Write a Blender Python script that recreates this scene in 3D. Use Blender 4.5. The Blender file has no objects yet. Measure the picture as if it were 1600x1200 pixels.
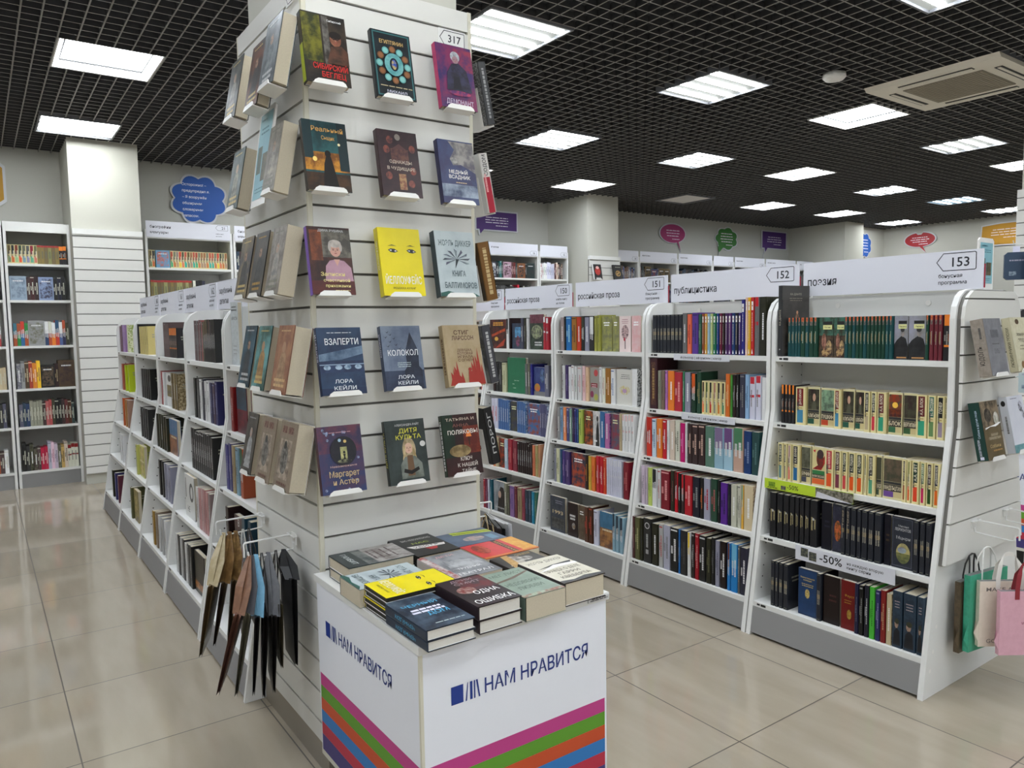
import bpy, math, random
from mathutils import Vector, Matrix, Euler

# ------------------------------------------------------------------ camera, world, exposure
SC = bpy.context.scene
COL = SC.collection
CAM_H = 1.40
cam_data = bpy.data.cameras.new('camera'); cam = bpy.data.objects.new('camera', cam_data); COL.objects.link(cam)
yaw, pitch, roll = math.radians(35.453), math.radians(4.453), math.radians(-.8945)
fw = Vector((math.sin(yaw)*math.cos(pitch), math.cos(yaw)*math.cos(pitch), -math.sin(pitch)))
r0 = Vector((math.cos(yaw), -math.sin(yaw), 0)); u0 = r0.cross(fw)
rt = r0*math.cos(roll) + u0*math.sin(roll); up = -r0*math.sin(roll) + u0*math.cos(roll)
M = Matrix((rt, up, -fw)).transposed().to_4x4(); M.translation = (0, 0, CAM_H)
cam.matrix_world = M
cam_data.sensor_width = 36.0; cam_data.lens = 36.0*1172.0/1600.0; cam_data.clip_start = .05; cam_data.clip_end = 60
SC.camera = cam
SC.view_settings.view_transform = 'Standard'; SC.view_settings.look = 'None'
SC.view_settings.exposure = 1.18; SC.view_settings.gamma = 1.0; SC.view_settings.use_curve_mapping = False
LAMP = 9.0            # strength of the ceiling lamps
world = bpy.data.worlds.new('world'); SC.world = world; world.use_nodes = True
world.node_tree.nodes['Background'].inputs[0].default_value = (.6, .63, .68, 1)
world.node_tree.nodes['Background'].inputs[1].default_value = .05
CEIL = 3.12
random.seed(7)

# ------------------------------------------------------------------ colours and materials
def lin(c):
    if not isinstance(c, str): return tuple(c)
    if len(c) == 3: v = [int(x*2, 16)/255 for x in c]
    else: v = [int(c[i:i+2], 16)/255 for i in (0, 2, 4)]
    return tuple(x/12.92 if x <= .04045 else ((x+.055)/1.055)**2.4 for x in v)

def mat_new(name):
    m = bpy.data.materials.new(name); m.use_nodes = True
    return m, m.node_tree, m.node_tree.nodes['Principled BSDF']

def mat(name, col, rough=.5, metal=0.0, emit=None, noise=None, spec=.5):
    m, nt, b = mat_new(name)
    c = lin(col)
    b.inputs['Base Color'].default_value = (*c, 1); b.inputs['Roughness'].default_value = rough
    b.inputs['Metallic'].default_value = metal; b.inputs['Specular IOR Level'].default_value = spec
    if noise:
        sc, amt = noise
        tc = nt.nodes.new('ShaderNodeTexCoord'); nz = nt.nodes.new('ShaderNodeTexNoise'); nz.inputs['Scale'].default_value = sc
        nz.inputs['Detail'].default_value = 4
        mx = nt.nodes.new('ShaderNodeMix'); mx.data_type = 'RGBA'
        mx.inputs[6].default_value = (*c, 1); mx.inputs[7].default_value = (*[x*(1-amt) for x in c], 1)
        nt.links.new(tc.outputs['Object'], nz.inputs['Vector']); nt.links.new(nz.outputs['Fac'], mx.inputs[0])
        nt.links.new(mx.outputs[2], b.inputs['Base Color'])
    if emit:
        b.inputs['Emission Color'].default_value = (*emit[0], 1); b.inputs['Emission Strength'].default_value = emit[1]
    return m

def print_mat(name, rough):
    """printed paper: two ink colours per face, mingled by a noise whose grain is stored per face"""
    m, nt, b = mat_new(name)
    a1 = nt.nodes.new('ShaderNodeAttribute'); a1.attribute_name = 'Col'
    a2 = nt.nodes.new('ShaderNodeAttribute'); a2.attribute_name = 'Col2'
    ap = nt.nodes.new('ShaderNodeAttribute'); ap.attribute_name = 'Pat'
    tc = nt.nodes.new('ShaderNodeTexCoord'); nz = nt.nodes.new('ShaderNodeTexNoise')
    nz.inputs['Detail'].default_value = 5; nz.inputs['Roughness'].default_value = .62
    mr = nt.nodes.new('ShaderNodeMapRange'); mr.inputs[1].default_value = .42; mr.inputs[2].default_value = .6
    mx = nt.nodes.new('ShaderNodeMix'); mx.data_type = 'RGBA'
    L = nt.links.new
    L(tc.outputs['Object'], nz.inputs['Vector']); L(ap.outputs['Fac'], nz.inputs['Scale']); L(nz.outputs['Fac'], mr.inputs[0])
    L(mr.outputs[0], mx.inputs[0]); L(a1.outputs['Color'], mx.inputs[6]); L(a2.outputs['Color'], mx.inputs[7])
    L(mx.outputs[2], b.inputs['Base Color']); b.inputs['Roughness'].default_value = rough
    b.inputs['Specular IOR Level'].default_value = .4
    return m

M_PRINT = print_mat('printed_cover', .38)
M_MATT = print_mat('printed_panel', .55)
M_WHITE = mat('white_laminate', 'e4e4e1', .42, noise=(3, .03))
M_SLAT = mat('slatwall_laminate', 'dcdbd6', .42, noise=(2, .03))
M_EDGE = mat('cream_edge_band', 'd6d2c0', .5)
M_GREYLAM = mat('grey_laminate', '8d8c8c', .5, noise=(4, .05))
M_GROOVE = mat('groove_grey', '6f6d68', .6)
M_HOLE = mat('peg_hole', '2a2826', .8)
M_PAGES = mat('book_pages', 'cfc4ad', .85, noise=(260, .18))
M_PAGEW = mat('white_pages', 'dcd8cf', .85, noise=(260, .12))
M_PAGEK = mat('black_page_edges', '2a281c', .7, noise=(260, .3))
M_PLASTIC = mat('white_plastic', 'eceae6', .3)
M_WIRE = mat('white_wire', 'e2e2e0', .3)
M_METAL = mat('light_housing', '6f7176', .45)
M_GRID = mat('blade_edge', '85837f', .5); M_GRID_SHADE = mat('blade_side_shade', '3d3d3e', .6)
M_VOID = mat('ceiling_void', '2a2929', .9)
M_WALL = mat('wall_paint', 'b9b8b0', .8, noise=(1.2, .03))
M_PILLAR = mat('pillar_paint', 'c2c1b6', .75, noise=(1.5, .03))
M_TILEW = mat('pillar_tile', '8f8678', .35, noise=(3, .12))
M_BLACK = mat('black_plastic', '1c1c1c', .5)
M_CLEAR, _nt, _b = mat_new('clear_acrylic')
_b.inputs['Base Color'].default_value = (.9, .95, .95, 1); _b.inputs['Roughness'].default_value = .05
_b.inputs['Transmission Weight'].default_value = .92; _b.inputs['IOR'].default_value = 1.2

def floor_mat():
    m, nt, b = mat_new('floor_tile'); N = nt.nodes.new; L = nt.links.new
    tc = N('ShaderNodeTexCoord'); sx = N('ShaderNodeSeparateXYZ'); L(tc.outputs['Object'], sx.inputs[0])
    def line(out, ph):
        a = N('ShaderNodeMath'); a.operation = 'SUBTRACT'; a.inputs[1].default_value = ph; L(out, a.inputs[0])
        d = N('ShaderNodeMath'); d.operation = 'DIVIDE'; d.inputs[1].default_value = .6; L(a.outputs[0], d.inputs[0])
        fl = N('ShaderNodeMath'); fl.operation = 'FLOOR'; L(d.outputs[0], fl.inputs[0])
        f = N('ShaderNodeMath'); f.operation = 'SUBTRACT'; L(d.outputs[0], f.inputs[0]); L(fl.outputs[0], f.inputs[1])
        g = N('ShaderNodeMath'); g.operation = 'LESS_THAN'; g.inputs[1].default_value = .0075; L(f.outputs[0], g.inputs[0])
        return g.outputs[0], fl.outputs[0]
    g1, i1 = line(sx.outputs[0], 2.0); g2, i2 = line(sx.outputs[1], 2.13)
    mxm = N('ShaderNodeMath'); mxm.operation = 'MAXIMUM'; L(g1, mxm.inputs[0]); L(g2, mxm.inputs[1])
    mp = N('ShaderNodeMapping'); mp.inputs['Scale'].default_value = (7, 1.3, 1); mp.inputs['Rotation'].default_value = (0, 0, .5)
    L(tc.outputs['Object'], mp.inputs[0])
    nz = N('ShaderNodeTexNoise'); nz.inputs['Scale'].default_value = 1.6; nz.inputs['Detail'].default_value = 6; L(mp.outputs[0], nz.inputs['Vector'])
    cb = N('ShaderNodeCombineXYZ'); L(i1, cb.inputs[0]); L(i2, cb.inputs[1])
    wn = N('ShaderNodeTexWhiteNoise'); L(cb.outputs[0], wn.inputs['Vector'])
    ad = N('ShaderNodeMath'); ad.operation = 'MULTIPLY_ADD'; ad.inputs[1].default_value = .35; L(wn.outputs['Value'], ad.inputs[0]); L(nz.outputs['Fac'], ad.inputs[2])
    mr = N('ShaderNodeMapRange'); mr.inputs[1].default_value = .3; mr.inputs[2].default_value = 1.0; L(ad.outputs[0], mr.inputs[0])
    m1 = N('ShaderNodeMix'); m1.data_type = 'RGBA'; m1.inputs[6].default_value = (*lin('aea392'), 1); m1.inputs[7].default_value = (*lin('9c917f'), 1); L(mr.outputs[0], m1.inputs[0])
    m2 = N('ShaderNodeMix'); m2.data_type = 'RGBA'; m2.inputs[7].default_value = (*lin('544c42'), 1); L(m1.outputs[2], m2.inputs[6]); L(mxm.outputs[0], m2.inputs[0])
    L(m2.outputs[2], b.inputs['Base Color'])
    ro = N('ShaderNodeMath'); ro.operation = 'MULTIPLY_ADD'; ro.inputs[1].default_value = .5; ro.inputs[2].default_value = .07; L(mxm.outputs[0], ro.inputs[0])
    L(ro.outputs[0], b.inputs['Roughness']); b.inputs['Specular IOR Level'].default_value = .6
    return m
M_FLOOR = floor_mat()

# ------------------------------------------------------------------ mesh helpers
class MB:
    def __init__(s): s.v = []; s.f = []; s.m = []; s.c = []; s.d = []; s.p = []
    def face(s, pts, c='fff', c2=None, p=40.0, mi=0):
        b = len(s.v); s.v += [tuple(q) for q in pts]; s.f.append(tuple(range(b, b+len(pts)))); s._a(c, c2, p, mi)
    def _a(s, c, c2, p, mi):
        c = lin(c); s.m.append(mi); s.c.append((*c, 1)); s.d.append((*(lin(c2) if c2 else c), 1)); s.p.append(p)
    def mesh(s, vs, fs, c='fff', c2=None, p=40.0, mi=0):
        b = len(s.v); s.v += [tuple(q) for q in vs]
        for f in fs: s.f.append(tuple(b+i for i in f)); s._a(c, c2, p, mi)
    def box(s, x0, y0, z0, x1, y1, z1, c='fff', c2=None, p=40.0, mi=0):
        vs = [(x0,y0,z0),(x1,y0,z0),(x1,y1,z0),(x0,y1,z0),(x0,y0,z1),(x1,y0,z1),(x1,y1,z1),(x0,y1,z1)]
        s.mesh(vs, [(0,3,2,1),(4,5,6,7),(0,1,5,4),(1,2,6,5),(2,3,7,6),(3,0,4,7)], c, c2, p, mi)
    def prism(s, out, fn, a, b, c='fff', c2=None, p=40.0, mi=0):
        """outline (list of 2D points) swept from a to b; fn(u, v, t) gives the 3D point"""
        n = len(out); vs = [fn(u, v, a) for u, v in out] + [fn(u, v, b) for u, v in out]
        fs = [tuple(range(n-1, -1, -1)), tuple(range(n, 2*n))] + [(i, (i+1) % n, n+(i+1) % n, n+i) for i in range(n)]
        s.mesh(vs, fs, c, c2, p, mi)
    def tube(s, pts, r, c='fff', mi=0, n=8):
        pts = [Vector(q) for q in pts]; rings = []
        ref = None
        for i, q in enumerate(pts):
            t = ((pts[min(i+1, len(pts)-1)]-q).normalized() + (q-pts[max(i-1, 0)]).normalized())
            t = t.normalized() if t.length > 1e-6 else Vector((0, 0, 1))
            if ref is None: ref = Vector((0, 0, 1)) if abs(t.z) < .9 else Vector((1, 0, 0))
            a = t.cross(ref); a = a.normalized() if a.length > 1e-4 else Vector((1, 0, 0)); b = t.cross(a).normalized(); ref = a.cross(t)
            rings.append([q + a*(r*math.cos(2*math.pi*k/n)) + b*(r*math.sin(2*math.pi*k/n)) for k in range(n)])
        vs = [w for rg in rings for w in rg]; fs = []
        for i in range(len(rings)-1):
            for k in range(n): fs.append((i*n+k, i*n+(k+1) % n, (i+1)*n+(k+1) % n, (i+1)*n+k))
        fs += [tuple(range(n-1, -1, -1)), tuple(range(len(vs)-n, len(vs)))]
        s.mesh(vs, fs, c, None, 40, mi)
    def ribbon(s, pts, side, w, th, c='fff', c2=None, p=40., mi=0):
        """flat band along pts, w wide along side, th thick"""
        pts = [Vector(q) for q in pts]; vs = []; fs = []
        sds = side if isinstance(side, list) else [side]*len(pts)
        ws = w if isinstance(w, list) else [w]*len(pts)
        for i, q in enumerate(pts):
            t = (pts[min(i+1, len(pts)-1)]-pts[max(i-1, 0)]).normalized(); sd = Vector(sds[i]).normalized(); nn = t.cross(sd).normalized()
            vs += [q+sd*ws[i]/2+nn*th/2, q-sd*ws[i]/2+nn*th/2, q-sd*ws[i]/2-nn*th/2, q+sd*ws[i]/2-nn*th/2]
        for i in range(len(pts)-1):
            for k in range(4): fs.append((i*4+k, i*4+(k+1) % 4, i*4+4+(k+1) % 4, i*4+4+k))
        fs += [(3, 2, 1, 0), tuple(range(len(vs)-4, len(vs)))]
        s.mesh(vs, fs, c, c2, p, mi)
    def lathe(s, prof, n=24, c='fff', mi=0, cen=(0, 0, 0), ax='z'):
        vs = []; fs = []
        for r, z in prof:
            for k in range(n):
                a = 2*math.pi*k/n; q = (r*math.cos(a), r*math.sin(a), z)
                if ax == 'x': q = (q[2], q[0], q[1])
                vs.append((cen[0]+q[0], cen[1]+q[1], cen[2]+q[2]))
        for i in range(len(prof)-1):
            for k in range(n): fs.append((i*n+k, i*n+(k+1) % n, (i+1)*n+(k+1) % n, (i+1)*n+k))
        fs += [tuple(range(n-1, -1, -1)), tuple(range(len(vs)-n, len(vs)))]
        s.mesh(vs, fs, c, None, 40, mi)
    def build(s, name, mats, parent=None, smooth=False):
        me = bpy.data.meshes.new(name); me.from_pydata(s.v, [], s.f)
        if not isinstance(mats, (list, tuple)): mats = [mats]
        for m in mats: me.materials.append(m)
        me.polygons.foreach_set('material_index', s.m)
        if any(m in (M_PRINT, M_MATT) for m in mats):
            for nm, dat in (('Col', s.c), ('Col2', s.d)):
                a = me.attributes.new(nm, 'FLOAT_COLOR', 'FACE'); a.data.foreach_set('color', [x for q in dat for x in q])
            a = me.attributes.new('Pat', 'FLOAT', 'FACE'); a.data.foreach_set('value', s.p)
        if smooth: me.polygons.foreach_set('use_smooth', [True]*len(s.f))
        me.update()
        o = bpy.data.objects.new(name, me); COL.objects.link(o)
        if parent: o.parent = parent
        return o

def tag(o, label=None, cat=None, group=None, kind=None):
    for k, v in (('label', label), ('category', cat), ('group', group), ('kind', kind)):
        if v: o[k] = v
    return o
def empty(name, loc=(0, 0, 0), rot=(0, 0, 0)):
    o = bpy.data.objects.new(name, None); COL.objects.link(o); o.location = loc; o.rotation_euler = rot; o.empty_display_size = .1
    return o
def boxo(name, m, b, parent=None):
    mb = MB(); mb.box(*b); return mb.build(name, m, parent)
def copy_tree(o, parent=None):
    c = o.copy(); COL.objects.link(c)
    if parent: c.parent = parent
    for ch in list(o.children): copy_tree(ch, c)
    return c

# lettering: outlines of the built-in font, triangulated once per string
_TX = {}
def glyphs(t):
    if t not in _TX:
        cu = bpy.data.curves.new('lettering', 'FONT'); cu.body = t; cu.resolution_u = 2; cu.offset = .011
        ob = bpy.data.objects.new('lettering', cu); COL.objects.link(ob)
        me = ob.evaluated_get(bpy.context.evaluated_depsgraph_get()).to_mesh()
        vs = [(v.co.x, v.co.y) for v in me.vertices]; fs = [tuple(p.vertices) for p in me.polygons]
        bpy.data.objects.remove(ob); bpy.data.curves.remove(cu)
        x0 = min([v[0] for v in vs] or [0]); x1 = max([v[0] for v in vs] or [1])
        _TX[t] = ([(x-x0, y) for x, y in vs], fs, max(x1-x0, 1e-3))
    return _TX[t]
CAP = .72
def _cap():
    global CAP
    CAP = max(y for x, y in glyphs('Н')[0])
_cap()

class Face:
    """a flat printed face: a in 0..1 across, b in 0..1 up"""
    def __init__(s, mb, o, u, v, n, w, h, mi=0, step=1.3e-4):
        s.mb = mb; s.o = Vector(o); s.u = Vector(u); s.v = Vector(v); s.n = Vector(n); s.w = w; s.h = h; s.k = 0; s.mi = mi; s.step = step
    def P(s, a, b): return s.o + s.u*(a*s.w) + s.v*(b*s.h) + s.n*(s.k*s.step)
    def poly(s, pts, c, c2=None, p=40.):
        s.k += 1; s.mb.face([s.P(a, b) for a, b in pts], c, c2, p, s.mi)
    def rect(s, a0, b0, a1, b1, c, c2=None, p=40.): s.poly([(a0, b0), (a1, b0), (a1, b1), (a0, b1)], c, c2, p)
    def ell(s, cx, cy, rx, ry, c, c2=None, p=40., n=20, a0=0., a1=360.):
        s.poly([(cx+rx*math.cos(math.radians(a0+(a1-a0)*i/n)), cy+ry*math.sin(math.radians(a0+(a1-a0)*i/n))) for i in range(n if a1-a0 >= 360 else n+1)], c, c2, p)
    def text(s, t, cx, cy, w=None, h=None, c='fff', rot=0, al='c', nx=1.0):
        """w: width, h: cap height, both in metres"""
        vs, fs, tw = glyphs(t)
        if not fs: return
        if h is None: h = w/tw*CAP
        sy = h/CAP; sx = sy*nx if w is None else w/tw
        s.k += 1; o = s.P(cx, cy); L = tw*sx; x0 = {'c': -L/2, 'l': 0, 'r': -L}[al]
        U, V = (s.u, s.v) if rot == 0 else (s.v, -s.u)
        s.mb.mesh([o + U*(x0+x*sx) + V*(y*sy-h/2) for x, y in vs], fs, c, None, 40., s.mi)
    def bars(s, cx, cy, w, n, dy, h, c, rnd=random, rot=0, al='c'):
        """unreadably small lines of print"""
        s.k += 1
        for i in range(n):
            L = w*(.75+.25*rnd.random()) if n > 1 else w
            x = cx-L/2 if al == 'c' else cx; e = x+L; y = cy-i*dy
            while x < e-.01:
                q = min(x+L*((.03+.06*rnd.random()) if rot else (.1+.2*rnd.random())), e)
                if rot: pts = [(y-h/2, x), (y+h/2, x), (y+h/2, q), (y-h/2, q)]
                else: pts = [(x, y-h/2), (q, y-h/2), (q, y+h/2), (x, y+h/2)]
                s.mb.face([s.P(a, b) for a, b in pts], c, None, 40., s.mi); x = q+L*(.018 if rot else .035)

# ------------------------------------------------------------------ room shell
XW0, XW1, YW0, YW1 = -3.6, 14.3, -3.6, 8.55
def struct(name, m, b): return tag(boxo(name, m, b), kind='structure')
struct('floor', M_FLOOR, (XW0, YW0, -.05, XW1+.3, YW1+.3, 0))
struct('ceiling', M_VOID, (XW0, YW0, 3.62, XW1+.3, YW1+.3, 3.7))
struct('wall_back', M_WALL, (XW0, YW1, 0, XW1+.3, YW1+.1, 3.62))
struct('wall_left', M_WALL, (XW0-.1, YW0, 0, XW0, YW1+.1, 3.62))
struct('wall_right', M_WALL, (XW1, YW0, 0, XW1+.1, YW1, 3.62))
struct('wall_front_unseen', M_WHITE, (XW0, YW0-.1, 0, XW1+.3, YW0, 3.62))  # unseen wall behind the camera, made white to bounce light forward
struct('wall_corner', M_WALL, (13.12, 7.7, 0, XW1, YW1, 3.62))

def slat_boxes(mb, fn, a0, a1, zs, z0, z1, d=.012, g=.008, back=.02):
    """slatwall boards between the grooves zs; fn(a, depth, z) -> 3D, depth outward"""
    ed = [z0] + [q for z in zs if z0 < z < z1 for q in (z-g/2, z+g/2)] + [z1]
    def bx(a, b, d0, d1, za, zb, mi):
        vs = [fn(a, d0, za), fn(b, d0, za), fn(b, d1, za), fn(a, d1, za), fn(a, d0, zb), fn(b, d0, zb), fn(b, d1, zb), fn(a, d1, zb)]
        mb.mesh(vs, [(0,3,2,1),(4,5,6,7),(0,1,5,4),(1,2,6,5),(2,3,7,6),(3,0,4,7)], mi=mi)
    bx(a0, a1, -back, -.0, z0, z1, 1)
    for i in range(0, len(ed), 2): bx(a0, a1, -.0005, d, ed[i], ed[i+1], 0)

def wall_pillar(name, x0, x1, y0, y1, zslat=None):
    p = tag(empty(name, (0, 0, 0)), kind='structure')
    boxo('pillar_core', M_PILLAR, (x0, y0, 0, x1, y1, CEIL+.4), p)
    if zslat:
        mb = MB(); slat_boxes(mb, lambda a, d, z: (a, y0-.022-d, z), x0, x1, [.164+.1*k for k in range(25)], .1, zslat)
        mb.build('slat_panel', [M_SLAT, M_GROOVE], p)
        boxo('ledge', M_WHITE, (x0, y0-.045, zslat+.0005, x1, y0-.0005, zslat+.05), p)
    return p
wall_pillar('pillar_left', .757, 1.33, 7.85, YW1, 2.28)
wall_pillar('pillar_back', 6.76, 7.32, 7.69, YW1, 2.27)
wall_pillar('pillar_corner', 12.5, 13.1, 7.43, YW1)
pr = tag(empty('pillar_right'), kind='structure')
boxo('pillar_core', M_PILLAR, (6.97, 2.06, 0, 7.5, 2.62, CEIL+.4), pr)
mb = MB(); slat_boxes(mb, lambda a, d, z: (6.945-d, a, z), 2.06, 2.64, [.164+.1*k for k in range(25)], .1, 2.43); mb.build('slat_panel', [M_SLAT, M_GROOVE], pr)

# open-cell grid ceiling, left out where lamps, the cooling unit and the pillars are
LAMPS = [(.785, 5.51, 'tray'), (.80, 7.36, 'tube'), (2.65, 3.745, 'tube'), (4.51, 3.73, 'tube'), (4.51, 5.55, 'tube'), (6.32, 5.45, 'tube'), (6.26, 7.20, 'tray'),
         (6.23, 3.60, 'tray'), (8.08, 3.56, 'tube'), (8.01, 5.34, 'tray'), (9.98, 5.37, 'tube'), (8.16, 7.23, 'off'), (9.78, 7.05, 'tray'), (11.53, 6.95, 'tray'), (11.75, 5.27, 'blue'),
         (13.45, 6.99, 'tube'), (9.78, 3.62, 'tray'), (13.5, 5.27, 'tube'), (4.17, 1.89, 'tube'), (2.4, 5.55, 'tray'), (2.6, 7.3, 'tube'), (4.5, 7.3, 'tray'), (.8, 3.72, 'tray'), (.8, 1.9, 'tube'), (2.6, 1.9, 'tray'),
         (-1.0, 5.5, 'tube'), (-1.0, 3.72, 'tray'), (-1.0, 1.9, 'tray'), (.8, .1, 'tube'), (-1.0, .1, 'tray'), (2.6, .1, 'tube'), (4.3, .1, 'tray'), (6.2, 1.0, 'tube'), (-1.0, 7.3, 'tray'), (.8, -1.7, 'tray'), (2.6, -1.7, 'tray'), (8.0, 1.0, 'tube'), (-1., -1.7, 'tube'), (10., 1.6, 'tray'), (12., 2.5, 'tray'), (.8, -3.1, 'tube'), (2.6, -3.1, 'tray'), (4.3, -1.7, 'tray'), (-1., -3.1, 'tray'), (-2.7, .1, 'tray'), (-2.7, 3.72, 'tray')]  # some lamps behind the camera are unseen, added to brighten the table front
AC = (5.97, 2.68, .475)
HOLES = [(x-.295, x+.295, y-.295, y+.295) for x, y, k in LAMPS] + [(AC[0]-AC[2], AC[0]+AC[2], AC[1]-AC[2], AC[1]+AC[2]),
         (.757, 1.33, 7.8, 9), (6.76, 7.32, 7.64, 9), (12.5, 13.1, 7.4, 9), (13.1, 15, 7.7, 9), (6.93, 7.5, 2.0, 2.66), (.83, 1.38, 2.18, 2.78)]
def spans(a, b, cuts):
    out = []; cur = a
    for c, d in sorted(cuts):
        if c > cur: out.append((cur, min(c, b)))
        cur = max(cur, d)
    if cur < b: out.append((cur, b))
    return [q for q in out if q[1]-q[0] > .01]
gm = MB(); PT = .0983; TB = .0042; HB = .036
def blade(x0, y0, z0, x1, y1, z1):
    gm.box(x0, y0, z0, x1, y1, z1, mi=1); gm.m[-6] = 0     # sides coloured darker than the lower edge to paint in the cell shade
k0 = int((XW0-.49)/PT)
for i in range(k0, int((XW1-.49)/PT)):
    x = .49 + i*PT
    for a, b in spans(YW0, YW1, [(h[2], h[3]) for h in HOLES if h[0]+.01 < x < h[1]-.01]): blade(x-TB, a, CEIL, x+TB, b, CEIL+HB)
for i in range(int((YW0-5.215)/PT), int((YW1-5.215)/PT)+1):
    y = 5.215 + i*PT
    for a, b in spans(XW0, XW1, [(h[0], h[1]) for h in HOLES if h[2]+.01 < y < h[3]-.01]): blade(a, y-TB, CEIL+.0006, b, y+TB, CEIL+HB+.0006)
tag(gm.build('ceiling_grid', [M_GRID, M_GRID_SHADE]), kind='structure')

# ceiling lamps
def em(name, c, s): return mat(name, '404040', .6, emit=(c, s))
E_TRAY = em('lamp_glow_cool', (.90, .96, 1.04), LAMP*1.0); E_TUBE = em('tube_glow', (.94, .985, 1.0), LAMP*2.45); E_DIF = em('diffuser_glow', (.95, 1.0, .93), .17)
E_TUBEB = em('tube_glow_blue', (.6, .85, 1.0), LAMP*.8); E_DIFB = em('diffuser_glow_blue', (.55, .8, 1.0), .2)
M_OFFDIF = mat('unlit_diffuser', 'dcd8d4', .6)
LIGHT_LABELS = {0: 'bright tray lamp above the left pillar aisle, nearer of two', 1: 'tube lamp right above the slatted left pillar', 2: 'large tube lamp close behind the display column top',
  3: 'tube lamp in the second bank, nearest the cooling unit side', 4: 'tube lamp beyond the column, above the far prose bookcases', 5: 'tube lamp in the middle of the ceiling, before the unlit one', 6: 'bright tray lamp in front of the back pillar',
  7: 'bright tray lamp just beyond the cooling unit', 8: 'tube lamp between the cooling unit and the right pillar', 9: 'bright tray lamp two rows behind the cooling unit', 10: 'striped lamp beside the bluish one', 11: 'unlit grey ceiling lamp over the fantasy shelves',
  12: 'small far tray lamp behind the unlit one', 13: 'far tray lamp nearest the corner pillar', 14: 'bluish tube lamp far back near the right pillar', 15: 'farthest tube lamp before the red speech bubble', 16: 'tray lamp cut by the edge of the right pillar', 17: 'far tube lamp close to the right wall', 18: 'ceiling lamp cut by the top edge of the view'}
def lamp(i, x, y, kind):
    t = empty('ceiling_lamp', (x, y, CEIL))
    lb = LIGHT_LABELS.get(i, 'square ceiling lamp over the front of the shop, outside the view')  # includes the unseen lamps added behind the camera to brighten the table front
    tag(t, lb, 'ceiling light', 'square lamps in the ceiling grid')
    h = .293
    if kind == 'tray':
        mb = MB()
        for a in ((-h, -h, h, -h+.012), (-h, h-.012, h, h), (-h, -h+.012, -h+.012, h-.012), (h-.012, -h+.012, h, h-.012)): mb.box(a[0], a[1], .002, a[2], a[3], .075)
        mb.build('housing', M_PLASTIC, t)
        boxo('diffuser', E_TRAY, (-h+.012, -h+.012, .06, h-.012, h-.012, .07), t)
        w = MB(); q = h-.05
        w.tube([(-q, -q, .045), (q, -q, .045), (q, q, .045), (-q, q, .045), (-q, -q, .045)], .006); w.build('wire_frame', M_BLACK, t)
    else:
        mb = MB()
        for a in ((-h, -h, h, -h+.014), (-h, h-.014, h, h), (-h, -h+.014, -h+.014, h-.014), (h-.014, -h+.014, h, h-.014)): mb.box(a[0], a[1], -.012, a[2], a[3], .05)
        mb.build('housing', M_METAL, t)
        boxo('diffuser', M_OFFDIF if kind == 'off' else (E_DIFB if kind == 'blue' else E_DIF), (-h+.014, -h+.014, .004, h-.014, h-.014, .012), t)
        if kind != 'off':
            for k in range(4):
                m = MB(); yy = (-.5+(k+.5)/4)*.54
                m.prism([(.022*math.cos(math.pi*q/8), .0035-.012*math.sin(math.pi*q/8)) for q in range(9)], lambda u, v, s: (s, yy+u, v), -.272, .272); m.build('tube', E_TUBEB if kind == 'blue' else E_TUBE, t)
for i, (x, y, k) in enumerate(LAMPS): lamp(i, x, y, k)

# cooling cassette and smoke detector
t = tag(empty('air_conditioner', (AC[0], AC[1], CEIL)), 'square cream cooling cassette with central grille set in the ceiling', 'air conditioner')
M_AC = mat('cream_plastic', 'e2dccf', .5); M_ACG = mat('grille_brown', '8d8678', .7)
h = AC[2]; mb = MB()
mb.prism([(-h, -.0), (h, -.0), (h-.03, -.028), (-h+.03, -.028)], lambda u, v, s: (u, s, v), -h+.02, h-.02)
mb.build('frame', M_AC, t)
mb = MB(); mb.box(-.27, -.27, -.034, .27, .27, -.0285, mi=0)
for k in range(26): mb.box(-.26, -.258+k*.02, -.037, .26, -.249+k*.02, -.0345, mi=1)
mb.build('grille', [M_ACG, mat('grille_slat', '9f9786', .7)], t)
for a in range(4):
    s = boxo('air_slot', M_BLACK, (-.25, -.385, -.0315, .25, -.335, -.0285), t); s.rotation_euler.z = a*math.pi/2
    f = boxo('louvre', M_AC, (-.245, -.372, -.036, .245, -.352, -.032), t); f.rotation_euler.z = a*math.pi/2
mb = MB(); mb.lathe([(.06, 0), (.075, -.004), (.078, -.03), (.06, -.048), (.03, -.055), (.004, -.056)], 28)
o = mb.build('smoke_detector', M_PLASTIC, None, True); o.location = (4.98, 3.06, CEIL); tag(o, 'round white dome detector on the dark ceiling grid', 'smoke detector')

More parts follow.
